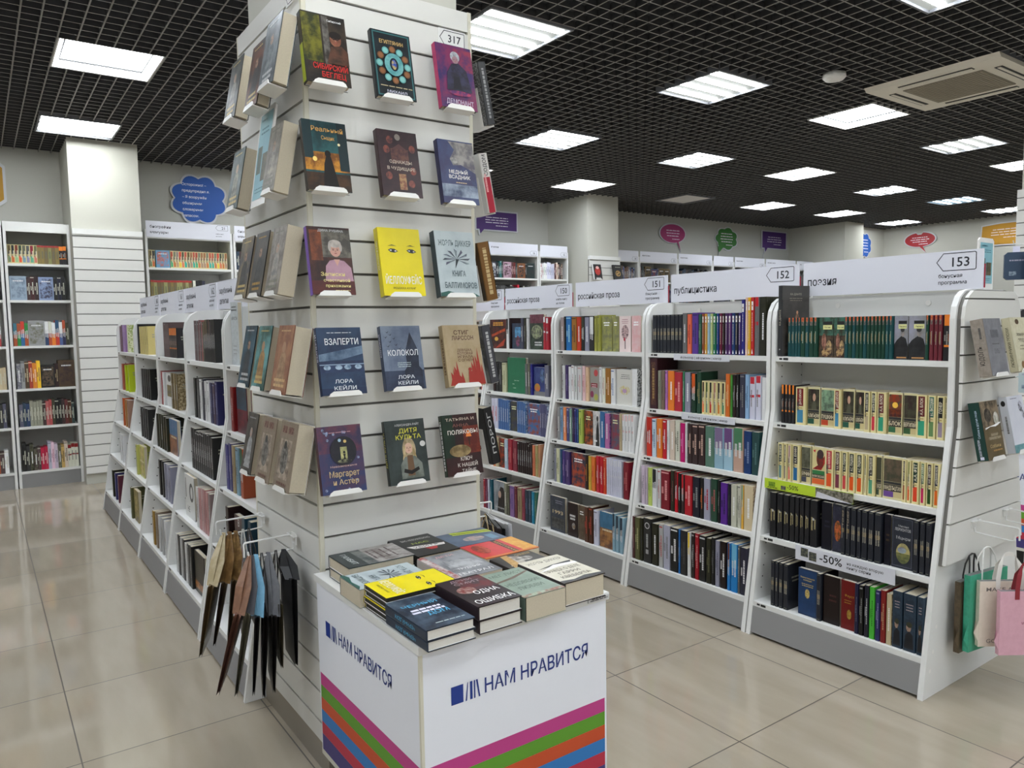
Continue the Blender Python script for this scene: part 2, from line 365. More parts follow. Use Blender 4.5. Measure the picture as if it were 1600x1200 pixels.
# ------------------------------------------------------------------ slanted gondola bookcases
PROF = [(0, 0), (.095, .6), (.167, 1.0), (.167, 1.40), (.176, 1.445), (.2, 1.482), (.237, 1.503), (.29, 1.51)]
OUT = PROF + [(.844-x, z) for x, z in reversed(PROF)]
def prof(z):
    for (x0, z0), (x1, z1) in zip(PROF, PROF[1:]):
        if z0 <= z <= z1: return x0 + (x1-x0)*(z-z0)/(z1-z0)
    return PROF[-1][0]
SHZ = [1.243, .945, .695, .442, .15]
def bookcase(name, label, xb, y0, y1, group):
    t = tag(empty(name, (xb, y0, 0)), label, 'bookcase', group); W = y1-y0
    for a, inner in ((0, 1), (W-.02, -1)):
        mb = MB(); mb.prism(OUT, lambda u, v, s: (u, s, v), a, a+.02)
        yy = a+.0203 if inner > 0 else a-.0003
        for z in [q*.05+.2 for q in range(25)]:
            for dx in (.05, .2):
                if abs(z-round(z, 2)) < 1 and min(abs(z-s) for s in SHZ) > .025:
                    x = prof(z)+dx
                    mb.face([(x+.004*math.cos(j*math.pi/3), yy, z+.004*math.sin(j*math.pi/3)) for j in range(6)], mi=1)
        if inner > 0:
            for cx, cz in ((.05, .1), (.07, .17), (.09, .26), (.28, .28), (.5, .2)): mb.lathe([(.008, -.0003), (.007, -.0018)], 10, cen=(0, 0, 0), mi=2) if False else mb.face([(cx+.008*math.cos(-j*math.pi/5), -.0004, cz+.008*math.sin(-j*math.pi/5)) for j in range(10)], mi=2)
        mb.build('side_panel', [M_WHITE, M_HOLE, M_PLASTIC], t)
    for z in SHZ:
        mb = MB(); x0 = prof(z)+.001; mb.box(x0, .0205, z-.022, .37, W-.0205, z)
        mb.box(x0-.0006, W-.055, z-.014, x0+.001, W-.04, z-.006, mi=1); mb.box(x0-.0006, W-.085, z-.015, x0+.001, W-.06, z-.005, mi=1)
        mb.build('shelf', [M_WHITE, M_BLACK], t)
    mb = MB(); mb.box(.372, .0205, .03, .40, W-.0205, 1.505)
    mb.build('back_panel', M_WHITE, t)
    for q in (.25, .75):
        m = MB(); m.lathe([(.011, -.003), (.011, -.0005)], 14, cen=(.372-.0005, W*q, 1.465), ax='x'); m.build('cap', M_PLASTIC, t)
    mb = MB(); mb.prism([(.006, .012), (.02, .012), (.036, .127), (.022, .127)], lambda u, v, s: (u, s, v), .0205, W-.0205); mb.build('kickboard', M_GREYLAM, t)
    return t
RX, LX = 2.753, .743
UNITS = {'153': (RX, 1.299, 2.077), '152': (RX, 2.084, 2.862), '151': (RX, 2.869, 3.647), '150': (RX, 3.654, 4.432), '149': (RX, 4.439, 5.217),
         'l1': (LX, 2.806, 3.52), 'l2': (LX, 3.53, 4.295), 'l3': (LX, 4.305, 5.08), 'l4': (LX, 5.09, 5.88), 'l5': (LX, 5.89, 6.67)}
WHERE = {'153': 'of the poetry bookcase', '152': 'of the journalism bookcase', '151': 'of the nearer prose bookcase', '150': 'of the farther prose bookcase', '149': 'of the half-hidden prose bookcase',
         'l1': 'of the bookcase touching the column', 'l2': 'of the second bookcase behind column', 'l3': 'of the third bookcase behind column', 'l4': 'of the fourth bookcase behind column', 'l5': 'of the bookcase by slatted pillar'}
WHICH = {'153': 'topped by the 153 poetry sign', '152': 'left of the poetry one', '151': 'second to the left of the poetry one', '150': 'third to the left of the poetry one', '149': 'half hidden behind the display column'}
for k, (x, a, b) in UNITS.items():
    if k[0] == '1': bookcase('bookcase', f'white slanted bookcase with grey kickboard, {WHICH[k]}', x, a, b, 'bookcases in the right row')
    else: bookcase('bookcase', 'white slanted bookcase '+{'l1': 'touching the display column', 'l2': 'second behind the display column', 'l3': 'third behind the display column', 'l4': 'fourth behind the display column', 'l5': 'at the row end by the slatted pillar'}[k], x, a, b, 'bookcases in the left row')

# signs on top of the rows
M_SIGN = M_MATT
INK = '2b2d36'
def outline(f, pts, wd, c):
    """closed line of width wd (metres) along pts (fractions)"""
    P = [Vector((a*f.w, b*f.h)) for a, b in pts]; n = len(P); inn = []; out = []
    for i in range(n):
        d0 = (P[i]-P[i-1]).normalized(); d1 = (P[(i+1) % n]-P[i]).normalized(); nn = Vector((-(d0.y+d1.y), d0.x+d1.x)); nn = nn.normalized()/max(.35, math.cos(math.acos(max(-1, min(1, d0.dot(d1))))/2))
        inn.append(P[i]+nn*wd/2); out.append(P[i]-nn*wd/2)
    f.k += 1
    for i in range(n):
        j = (i+1) % n; f.mb.face([f.P(q.x/f.w, q.y/f.h) for q in (out[i], out[j], inn[j], inn[i])], c, None, 40., f.mi)
def arrow_tag(f, a0, b0, a1, b1, num, wd=.0025, hh=None):
    m = (b0+b1)/2; n = a0+(a1-a0)*.17
    outline(f, [(a0, m), (n, b0), (a1-.006, b0), (a1, b0+.05*(b1-b0)), (a1, b1-.05*(b1-b0)), (a1-.006, b1), (n, b1)], wd, INK)
    f.text(num, (n+a1)/2+.006, m, h=(hh or (b1-b0)*f.h*.56), c=INK)
def row_sign(label, x, y0, y1, title, num, small=None, group='signs on the bookcase rows', z0=1.5115, z1=1.662):
    t = tag(empty('shelf_sign', (x, y0, z0)), label, 'sign', group); W = y1-y0; H = z1-z0
    mb = MB(); mb.box(0, 0, 0, .004, W, H, 'd9dae3'); mb.box(.0045, -.004, .004, .008, .02, H*.62, 'a8283c'); mb.build('panel', M_MATT, t)
    def lay(): q = MB(); return q, Face(q, (-.0003, W, 0), (0, -1, 0), (0, 0, 1), (-1, 0, 0), W, H)
    mb, f = lay()
    if isinstance(title, str): f.text(title, .03, .43, h=.037, c=INK, al='l', nx=.86)
    else:
        f.text(title[0], .05, .66, h=.03, c=INK, al='l'); f.text(title[1], .05, .3, h=.03, c=INK, al='l')
    mb.build('title_lettering', M_MATT, t)
    mb, f = lay(); arrow_tag(f, .775, .5, .965, .94, num, .003); mb.build('number_lettering', M_MATT, t)
    if small:
        mb, f = lay(); f.text(small[0], .785, .37, h=.0145, c=INK, al='l'); f.text(small[1], .785, .2, h=.0145, c=INK, al='l'); mb.build('note_lettering', M_MATT, t)
BON = ('бонусная', 'программа')
row_sign('white poetry sign on the near end of the right row', 3.1, 1.284, 2.04, 'поэзия', '153', BON)
row_sign('white journalism sign just left of the poetry sign', 3.1, 2.062, 2.845, 'публицистика', '152')
row_sign('white Russian prose sign next to the journalism sign', 3.1, 2.87, 3.645, 'российская проза', '151', BON)
row_sign('white Russian prose sign farther along, nearer the display column', 3.1, 3.682, 4.418, 'российская проза', '150', ('найти книгу', 'на полке'))
row_sign('white row sign half hidden by the display column', 3.1, 4.44, 5.2, 'российская проза', '149', BON)
for k, n, q in (('l1', '164', 'nearest the column'), ('l2', '163', 'second behind the column'), ('l3', '162', 'third behind the column'), ('l4', '161', 'fourth behind the column'), ('l5', '160', 'farthest, by the slatted pillar')):
    row_sign('white foreign detective fiction sign '+q, LX+.347, UNITS[k][1]+.003, UNITS[k][2]-.003, ('зарубежный', 'детектив'), n, ('найти книгу', 'на полке'), 'signs on the left row')

# ------------------------------------------------------------------ slatted display column
CX0, CX1, CY0, CY1 = .815, 1.395, 2.161, 2.80
GZ = [.164+.1*k for k in range(24)]
col = tag(empty('pillar_display'), kind='structure')
boxo('pillar_core', M_PILLAR, (CX0+.035, CY0+.035, 0, CX1-.035, CY1-.035, CEIL+.4), col)
for nm, fn, a0, a1 in (('slat_panel', lambda a, d, z: (a, CY0+.012-d, z), CX0+.014, CX1-.014), ('slat_panel', lambda a, d, z: (CX0+.012-d, a, z), CY0+.014, CY1-.014),
                       ('slat_panel', lambda a, d, z: (CX1-.012+d, a, z), CY0+.014, CY1-.014), ('slat_panel', lambda a, d, z: (a, CY1-.012+d, z), CX0+.014, CX1-.014)):
    mb = MB(); slat_boxes(mb, fn, a0, a1, GZ, .1, 2.43, d=.0118); mb.build(nm, [M_SLAT, M_GROOVE], col)
for x, y in ((CX0, CY0), (CX1-.014, CY0), (CX0, CY1-.014), (CX1-.014, CY1-.014)):
    boxo('corner_trim', M_EDGE, (x+.0003, y+.0003, .1, x+.0137, y+.0137, 2.432), col)
boxo('tile_skirting', M_TILEW, (CX0+.006, CY0+.006, 0, CX1-.006, CY1-.006, .0995), col)
def column_tag(label, loc, rotz, num):
    mb = MB(); mb.box(-.05, -.003, 0, .05, 0, .055, 'e4e4e2'); f = Face(mb, (-.05, -.0032, 0), (1, 0, 0), (0, 0, 1), (0, -1, 0), .1, .055)
    arrow_tag(f, .04, .1, .96, .9, num, .0022)
    o = mb.build('number_tag', M_MATT); o.location = loc; o.rotation_euler.z = rotz; tag(o, label, 'tag', 'number tags on the column')
column_tag('white arrow tag numbered 317 at top of the column', (1.318, CY0-.0008, 2.305), 0, '317')
column_tag('white arrow tag numbered 165 on the column side facing the aisle', (CX0-.0008, 2.225, 2.355), -math.pi/2, '165')

# ------------------------------------------------------------------ promotional tables
STR = ['bf3f86', '5f9a2c', 'c84f28', '2f78bb', 'bb2f46', '433a78']
def promo_table(label, loc, W=.58, D=.645, rz=0):
    t = tag(empty('promo_table', loc, (0, 0, rz)), label, 'table', 'striped promotional tables')
    mb = MB(); mb.box(0, 0, .105, W, D, .6445, 'e9ebf2'); 
    for f in (Face(mb, (0, -.0002, 0), (1, 0, 0), (0, 0, 1), (0, -1, 0), W, 1), Face(mb, (-.0002, D, 0), (0, -1, 0), (0, 0, 1), (-1, 0, 0), D, 1)):
        for i, c in enumerate(STR): f.rect(.012, .365-.0385*(i+1) if i < 5 else .122, .988, .365-.0385*i, c)
        f.rect(0, .105, 1, .122, 'd6d3c6')
    mb.build('body', M_MATT, t)
    for f0, w, s, px in (((0, -.0008, 0), W, (1, 0, 0), 1), ((-.0008, D, 0), D, (0, -1, 0), 0)):
        m2 = MB(); n = (0, -1, 0) if px else (-1, 0, 0); f = Face(m2, f0, s, (0, 0, 1), n, w, 1)
        e = .0
        a = .14 if px else .1; q = (1/w)
        f.rect(a, .497, a+.034*q, .542, '1f3a8a')
        f.poly([(a+.040*q, .497), (a+.044*q, .497), (a+.048*q, .542), (a+.046*q, .542)], '1f3a8a')
        f.rect(a+.053*q, .497, a+.060*q, .542, '1f3a8a'); f.rect(a+.064*q, .497, a+.068*q, .542, '1f3a8a')
        f.poly([(a+.078*q, .497), (a+.082*q, .497), (a+.075*q, .542), (a+.070*q, .542)], '1f3a8a')
        m2.build('book_logo', M_MATT, t); m2 = MB(); f = Face(m2, f0, s, (0, 0, 1), n, w, 1)
        f.text('НАМ НРАВИТСЯ', a+.096*q, .52, w=.335, h=.038, c='27397f', al='l'); m2.build('lettering', M_MATT, t)
    boxo('table_top', M_WHITE, (-.006, -.006, .645, W+.006, D+.006, .665), t)
    boxo('edge_strip', M_EDGE, (-.002, -.002, .106, .006, .006, .6445), t)
    boxo('plinth', M_BLACK, (.04, .04, 0, W-.04, D-.03, .1045), t)
    return t
promo_table('white cube table with rainbow stripes standing before the display column', (.792, 1.497, 0))

SHELF_BOOKS = {
 ('153', 1): '2114,2008,CD|2008,1991,G|1991,1973,G|1973,1958,G|1958,1945,G|1945,1923,G|1923,1904,G|1904,1882,G|1882,1864,G|1863,1795,CY|1794,1742,CY|1741,1725,G|1725,1708,G|1708,1692,G|1692,1676,G|1676,1661,G|1661,1645,G|1645,1630,G|1630,1614,G|1614,1599,G|1599,1584,G|1584,1569,G|1569,1554,G|1554,1539,G|1538,1483,CZ|1482,1415,CZ|1414,1400,G|1399,1383,M|1382,1367,M|1367,1351,M|1349,1320,O|1319,1310,O',
 ('153', 2): '2031,2014,O|2013,1996,O|1996,1979,O|1978,1962,O|1958,1911,e:822:59b:ДАНТЕ АЛИГЬЕРИ|1908,1846,Ce:322:АЛИГЬЕРИ:365|1844,1778,Ce:9b9:ПУШКИН:c53|1776,1747,e:822:59b:ДАНТЕ АЛИГЬЕРИ|1745,1690,Ce:322:АЛИГЬЕРИ:365|1688,1647,Ce:322:АЛИГЬЕРИ:365|1645,1619,e:222:cb9:АННА АХМАТОВА|1616,1592,e:222:d45:ШАРЛЬ БОДЛЕР|1590,1555,e:733:4a8:А.А. БЛОК|1551,1493,Ce:a42:БЛОК:475|1491,1436,Ce:433:ВЕРГИЛИЙ:464|1435,1395,e:733:4a8:А.А. БЛОК|1393,1363,e:376:796:В.С. ВЫСОЦКИЙ|1360,1331,e:222:a9a:ГОМЕР|1330,1304,e:222:a9a:ГОМЕР',
 ('153', 3): '2013,1987,e:343:799:С.А. ЕСЕНИН|1985,1968,e:222:877:ИВАН БУНИН|1965,1944,e:b99:e87:|1941,1907,e:223:37a:И.А. БУНИН|1904,1856,Ce:776:БУНИН:556|1854,1787,CA|1784,1746,e:c34:f63:В.В. МАЯКОВСКИЙ|1743,1712,e:522:845:Н.А. НЕКРАСОВ|1710,1684,e:232:d55:А.С. ПУШКИН|1681,1650,e:232:f62:А.С. ПУШКИН|1648,1617,e:232:f62:А.С. ПУШКИН|1615,1601,e:776:cb9:|1599,1571,e:222:6a8:А.Т. ТВАРДОВСКИЙ|1569,1545,Ce:554:ТВАРДОВ:454|1543,1462,Ce:765:МАНДЕЛЬШТАМ:759|1461,1444,e:543:a64:ОМАР ХАЙЯМ|1443,1426,e:996:e63:|1424,1395,e:243:e53:А.А. ФЕТ|1393,1372,e:686:c26:ОМАР ХАЙЯМ|1370,1346,e:423:352:М.И. ЦВЕТАЕВА|1344,1314,e:224:f72:ДЖОВАННИ МОЛЕ|1312,1303,e:422:683:',
 ('153', 4): '2023,1990,K|1985,1956,K|1953,1925,K|1922,1898,K|1895,1876,K|1873,1852,K|1849,1826,K|1823,1791,K|1779,1731,Cp:112:334|1728,1686,CF|1683,1664,N:ГОМЕР|1662,1642,N:ГОМЕР|1641,1618,N:|1615,1597,N:|1595,1570,N:|1568,1545,N:|1542,1514,N:|1511,1482,Cp:112:543|1480,1395,CR|1391,1371,N:|1368,1348,N:|1346,1327,N:|1325,1305,N:',
 ('153', 5): '1981,1960,N:|1959,1942,N:|1940,1919,N:|1917,1893,N:|1853,1761,CB|1759,1738,N:|1736,1661,Cp:211:533|1657,1594,Cq:711:b94|1592,1575,p:224:778|1574,1554,p:111:999|1552,1532,p:223:ccc|1531,1509,p:5b4:372|1507,1487,p:336:99b|1486,1465,p:822:ca8|1463,1442,m:cb9:753|1440,1401,P|1398,1350,P|1348,1318,P|1316,1304,p:211:866',
 ('152', 1): '2828,2796,N:|2794,2776,N:|2775,2753,N:|2753,2727,N:|2726,2701,N:|2700,2672,N:|2672,2647,N:|2646,2622,N:|2620,2591,m:777:355|2588,2559,p:e75:933|2557,2517,p:649:336|2516,2496,p:365:9b9|2494,2478,W:953|2477,2460,W:da4|2460,2443,W:9bc|2442,2426,W:bc8|2425,2406,W:275|2404,2389,W:248|2386,2370,W:724|2370,2355,W:322|2353,2335,W:536|2333,2315,W:637|2313,2294,W:247|2294,2276,W:223|2275,2258,W:437|2258,2238,W:338|2236,2222,W:ecb|2222,2206,W:eb3|2205,2186,W:c33|2184,2158,r:c23:777|2156,2121,m:332:554',
 ('152', 2): '2920,2884,p:322:544:28|2881,2785,X|2781,2759,p:998:665|2757,2734,p:876:544|2730,2713,p:c8c:446|2710,2666,m:e83:435|2664,2613,p:b34:eaa|2610,2597,p:486:eee|2595,2558,m:99a:667|2552,2522,b:d62:243|2517,2490,p:354:a96|2485,2464,e:422:e74:|2463,2442,e:352:798:|2440,2417,e:222:c43:|2415,2392,e:b87:998:|2390,2367,e:322:d83:|2364,2341,e:433:486:|2339,2314,p:d73:fc9|2312,2299,p:594:243|2297,2279,p:322:bbb|2278,2260,p:222:ddd|2257,2227,p:445:888|2226,2203,p:9bd:357|2200,2169,r:c34:dde|2167,2136,r:c34:dde|2134,2109,m:eee:333',
 ('152', 3): '2820,2785,b:c32:d43|2781,2751,p:cde:468|2747,2708,p:e83:fff|2705,2678,p:c23:fff|2676,2657,p:eee:999|2655,2621,m:dcb:443|2618,2587,p:ddc:665|2584,2555,p:c17:f9c|2553,2538,m:ddd:444|2537,2508,p:433:dba|2507,2469,p:433:dba|2467,2426,p:433:dba|2424,2369,m:687:cde|2368,2313,b:879:9bc|2312,2258,b:758:acd|2256,2199,b:586:ca9|2196,2155,p:247:89b|2152,2114,p:355:688|2112,2101,p:422:888',
 ('152', 4): '2817,2792,p:dcd:777|2789,2772,p:cbc:878|2769,2741,p:cd7:794|2739,2706,b:222:eee|2702,2679,p:ddd:b55|2677,2618,p:823:eaa|2611,2586,p:332:855|2583,2563,b:422:c23|2561,2543,b:322:222|2540,2520,b:c23:433|2517,2469,p:b23:faa|2466,2422,p:223:999|2419,2398,p:222:e84|2396,2357,p:aab:b23|2353,2316,p:354:b66|2312,2297,p:222:aaa|2295,2255,p:639:325|2253,2237,p:223:666|2234,2201,m:ccb:675|2198,2177,p:ccb:777|2176,2163,b:4aa:eb5|2161,2113,m:dca:976',
 ('152', 5): '2841,2823,p:644:caa|2820,2785,p:664:bb8|2782,2762,p:332:555|2758,2701,E|2697,2655,m:332:443|2648,2619,p:bbb:b44|2616,2573,p:bbc:888|2569,2518,p:222:eee|2516,2505,p:37b:eee|2503,2463,p:333:555|2458,2438,b:ec3:eee|2434,2412,p:322:bbb|2410,2386,p:a23:eaa|2384,2344,p:222:ddd|2341,2312,p:332:775|2310,2290,p:222:777|2287,2262,p:99a:556|2259,2222,p:211:eee|2217,2198,b:742:38c|2195,2158,b:7bd:28c|2157,2145,p:666:ccc|2143,2097,p:334:eee',
 ('151', 1): '3602,3570,m:a99:744|3569,3553,p:222:777|3550,3500,p:27b:adf|3497,3453,p:a73:543|3450,3410,m:c42:322|3408,3379,b:443:222|3377,3337,m:99a:555|3334,3295,b:eee:333|3293,3270,p:aa5:775|3267,3245,p:aa5:775|3242,3153,Cm:aa6:886|3150,3098,Cm:aa6:886|3093,3002,CT|2999,2926,Cm:ecc:ebb',
 ('151', 2): '3578,3552,p:ddd:999|3549,3522,p:436:98b|3519,3495,p:eee:abc|3492,3467,p:eee:a77|3464,3439,p:ddd:686|3435,3397,p:ddd:c99|3392,3364,p:ecc:b66|3361,3338,p:eca:b85|3334,3246,CP|3242,3220,p:eee:999|3217,3191,p:eed:b88|3188,3147,p:a73:eca|3144,3113,p:eef:57a|3108,2978,CW|2974,2936,m:eee:444',
 ('151', 3): '3576,3549,m:999:b66|3548,3522,p:8ac:567|3519,3491,p:e96:fff|3488,3462,p:558:bbd|3461,3437,p:8a9:eee|3436,3417,p:435:99b|3414,3399,p:448:bbd|3396,3378,p:358:9bd|3375,3346,p:bc6:574|3339,3262,Cm:433:b63|3260,3195,CK|3189,3150,m:47a:bcd|3147,3112,m:b7a:458|3110,3035,Cm:667:945|3030,3011,p:cb9:876|3007,2985,r:ecc:eee|2984,2961,r:ecc:eee|2960,2938,r:ecc:eee|2937,2915,r:ecc:eee',
 ('151', 4): '3559,3541,p:99a:667|3538,3506,p:ddb:664|3503,3486,p:468:9ab|3481,3455,p:548:a9b|3452,3416,p:547:a9b|3410,3278,Cm:445:b53|3272,3247,p:322:c84|3243,3220,p:db5:a72|3216,3188,p:e84:c43|3176,3150,p:c34:fcc|3147,3118,p:c23:fcc|3116,3094,p:d53:fb9|3090,3075,r:eee:dde|3074,3060,r:eee:dde|3059,3044,r:eee:dde|3043,3029,r:eee:dde|3028,3014,r:eee:dde|3013,2999,r:eee:dde|2998,2983,r:eee:dde|2983,2968,r:eee:dde|2954,2915,p:823:c77',
 ('151', 5): '3557,3418,C9|3393,3300,Cq:322:bbb|3294,3233,Cm:654:765|3228,3197,p:643:c54|3193,3158,p:532:c54|3149,3115,p:dde:889|3108,3000,Cb:58a:b85|2995,2972,b:345:9bc|2969,2942,b:345:9bc|2938,2910,b:345:9bc',
 ('150', 1): '4445,4403,p:322:744|4399,4192,CH|4186,4157,b:222:eee|4154,4139,p:322:778|4134,4022,CV|4018,3990,p:556:ccc|3986,3961,p:332:999|3957,3936,p:ddd:999|3931,3784,CL|3777,3752,r:eee:b34|3750,3721,r:eee:b34',
 ('150', 2): '4341,4311,p:322:777|4307,4272,p:333:888|4270,4235,p:333:888|4231,4185,p:cca:997|4179,3972,Cg|3966,3938,m:777:999|3935,3912,m:776:aaa|3907,3887,p:338:99c|3883,3763,CS|3757,3714,p:778:ccc',
 ('150', 3): '4299,4263,p:dde:c55|4260,4224,p:dde:c55|4219,4195,m:57a:bcd|4193,4169,m:57a:bcd|4168,4144,m:57a:bcd|4143,4119,m:57a:bcd|4118,4095,m:57a:bcd|4092,4006,Cm:445:554|4000,3978,m:57a:bcd|3977,3954,m:57a:bcd|3953,3931,m:57a:bcd|3930,3908,m:57a:bcd|3901,3758,Cm:47a:954|3752,3735,m:668:bcd|3734,3717,m:668:bcd|3716,3699,m:668:bcd|3698,3681,m:668:bcd',
 ('150', 4): '4230,4202,p:d85:eca|4201,4173,p:cb9:976|4170,4095,Cm:433:a42|4092,4055,m:bcd:689|4048,4005,p:a34:c77|3997,3948,p:834:b77|3943,3921,p:322:ccc|3920,3898,p:322:ccc|3897,3875,p:322:ccc|3874,3853,p:322:ccc|3851,3830,p:322:ccc|3828,3808,p:322:ccc|3806,3785,p:322:ccc|3781,3754,p:d86:a54|3751,3724,p:ba7:785|3721,3700,p:c97:896',
 ('150', 5): '4289,4266,p:a34:eaa|4262,4238,p:735:b8a|4235,4214,p:dde:78a|4211,4187,p:367:9bc|4174,4039,CU|4036,4008,m:998:654|4005,3977,p:665:998|3972,3925,p:97a:659|3918,3892,p:734:a77|3887,3842,p:a97:765|3838,3809,p:a56:733|3804,3770,p:345:679|3767,3739,p:456:889|3734,3709,p:39b:ace|3704,3684,p:476:9b9',
 ('l5', 1): '6641,6597,p:867:a99|6569,6526,p:756:a99|6508,6471,p:b9c:878|6457,6420,p:b9c:878|6406,6370,p:a8b:878|6344,6221,m:ddb:894',
 ('l4', 1): '5862,5794,p:222:555|5779,5715,y:dc8:cb6|5711,5649,y:dc8:cb6|5646,5585,y:dc8:cb6|5582,5522,y:dc8:cb6|5518,5460,y:dc8:cb6',
 ('l3', 1): '4949,4917,p:655:a99|4915,4884,p:655:a99|4881,4850,p:655:a99|4848,4817,p:655:a99|4815,4785,p:655:a99|4777,4739,O|4737,4700,O|4697,4661,O|4659,4623,O|4620,4585,O',
 ('l2', 1): '4156,4132,p:766:bbb|4130,4107,p:655:bbb|4105,4083,p:888:bbb|4081,4058,p:644:bbb|4056,4034,p:977:bbb|4032,4010,p:555:bbb|4008,3987,p:a66:bbb|3985,3963,p:665:bbb|3957,3934,b:875:333|3932,3909,b:764:333|3907,3885,b:875:333|3883,3860,b:333:333|3859,3836,b:754:333|3835,3813,b:555:333|3811,3789,b:322:333|3787,3766,b:443:333|3764,3743,b:222:333',
 ('l1', 1): '3528,3389,C1',
 ('l5', 2): '6593,6502,p:b65:eaa|6475,6351,p:cd3:885|6334,6198,p:cd3:885',
 ('l4', 2): '5735,5670,p:555:999|5656,5593,p:444:888|5580,5525,p:333:777|5512,5452,p:333:777|5439,5386,p:222:777',
 ('l3', 2): '5145,5103,p:499:ccc|5092,5051,p:499:ccc|5040,5011,p:a55:ccc|4994,4960,p:eee:888|4938,4766,C2|4756,4699,m:764:432|4689,4639,m:986:432|4629,4566,m:764:cb9',
 ('l2', 2): '4197,4123,p:333:888|4115,4067,p:555:999|4059,4012,p:eee:999|4005,3966,p:334:999|3959,3914,p:ddd:777|3906,3863,p:eee:888|3855,3805,p:446:99b|3798,3756,p:545:99b|3749,3708,p:336:99b',
 ('l1', 2): '3539,3496,p:722:caa|3490,3435,p:822:caa|3423,3226,C3',
 ('l5', 3): '6321,6242,p:c63:eca|6216,6140,p:b85:eca|6115,6049,p:a87:eca',
 ('l4', 3): '5556,5493,p:444:888|5479,5418,p:555:888|5398,5339,p:444:888|5326,5261,p:333:888',
 ('l3', 3): '5011,4953,p:332:665|4941,4885,p:443:665|4873,4818,m:332:665|4807,4753,p:332:875|4743,4690,p:332:875|4680,4480,Cb:78a:a75',
 ('l2', 3): '4088,4043,p:333:ccc|4041,3997,p:333:ccc|3995,3952,p:333:ccc|3950,3908,p:333:ccc|3906,3865,p:333:ccc|3863,3822,p:333:ccc|3820,3780,p:333:ccc|3778,3739,p:333:ccc|3737,3699,p:333:ccc|3697,3659,p:333:ccc',
 ('l1', 3): '3432,3389,p:448:99b|3383,3342,p:447:99b|3333,3293,p:a97:654|3281,3228,p:8ab:555|3214,3160,b:364:a53',
 ('l5', 4): '6248,6168,p:eee:999|6151,6073,p:ddd:999',
 ('l4', 4): '5564,5478,p:cc7:665|5464,5234,C4',
 ('l3', 4): '4783,4701,p:222:777|4691,4627,p:222:777|4616,4560,p:99a:555|4550,4494,p:aab:555|4484,4430,p:99a:555',
 ('l2', 4): '4137,3872,C5|3849,3803,p:ddd:877|3796,3755,p:c99:866|3748,3708,p:caa:866|3701,3662,p:b88:866|3655,3617,p:c99:866|3610,3573,p:988:ccc',
 ('l1', 4): '3348,3225,p:322:999|3215,3093,C6|3078,3013,p:356:ccc|3000,2923,p:245:99b',
 ('l5', 5): '6416,6302,p:332:766|6274,6173,p:447:99b|6146,6032,p:634:b99',
 ('l4', 5): '5558,5491,p:664:cb8|5477,5212,C7',
 ('l3', 5): '4791,4717,p:a84:ecb|4703,4631,p:987:554|4618,4548,p:ccc:776|4535,4467,p:bbb:776|4455,4377,p:ddd:887',
 ('l2', 5): '4152,4099,p:ddd:999|4096,4044,p:333:999|4042,3991,p:ccc:999|3989,3939,p:444:999|3936,3888,p:ddd:999|3885,3838,p:555:999|3836,3789,p:333:999|3780,3591,C8',
}

# ------------------------------------------------------------------ books
def book_parts(w, h, t, c='444', cs=None, c2=None, p=40., soft=False, cs2=None):
    """local frame: spine at x=0, front cover at y=0 facing -y, standing on z=0; returns cover MB, front Face, spine Face, page box"""
    mb = MB(); b = .0012 if soft else .0028; r = min(.004, t*.3)
    cs = cs or c
    fr = [(w, 0), (r, 0)]; sp = [(r, 0), (r*.3, r*.3), (0, r), (0, t-r), (r*.3, t-r*.3), (r, t)]; bk = [(r, t), (w, t)]
    inn = [(w, t-b), (b, t-b), (b, b), (w, b)]
    def strip(pts, col, col2=None):
        for (x0, y0), (x1, y1) in zip(pts, pts[1:]): mb.face([(x0, y0, 0), (x1, y1, 0), (x1, y1, h), (x0, y0, h)][::-1], col, col2, p)
    strip(fr, c, c2); strip(sp, cs, cs2); strip(bk, c, c2); strip(inn, 'ddd')
    mb.face([(w, t-b, 0), (w, t, 0), (w, t, h), (w, t-b, h)], c); mb.face([(w, 0, 0), (w, b, 0), (w, b, h), (w, 0, h)], c)
    for z, fl in ((0, 1), (h, 0)):
        for q in ([(b, 0), (w, 0), (w, b), (b, b)], [(b, t-b), (w, t-b), (w, t), (b, t)]):
            mb.face([(x, y, z) for x, y in q], c)
        mb.face([(x, y, z) for x, y in [(b, 0), (r, 0), (r*.3, r*.3), (0, r), (0, t-r), (r*.3, t-r*.3), (r, t), (b, t)]], cs)
    F = Face(mb, (0, -1e-4, 0), (1, 0, 0), (0, 0, 1), (0, -1, 0), w, h)
    S = Face(mb, (-1e-4, t-r, 0), (0, -1, 0), (0, 0, 1), (-1, 0, 0), t-2*r, h)
    ov = 0 if soft else .003
    return mb, F, S, (b+.0002, b+.0002, ov, w-ov*1.2-.0005, t-b-.0002, h-ov)
def finish(mb, pg, name, white=False, parent=None, root=False):
    if root:
        r = empty(name); mb.build('cover', M_PRINT, r); boxo('pages', M_PAGEK if white == 'k' else M_PAGEW if white else M_PAGES, pg, r); return r
    o = mb.build(name, M_PRINT); boxo('pages', M_PAGEW if white else M_PAGES, pg, o); return o

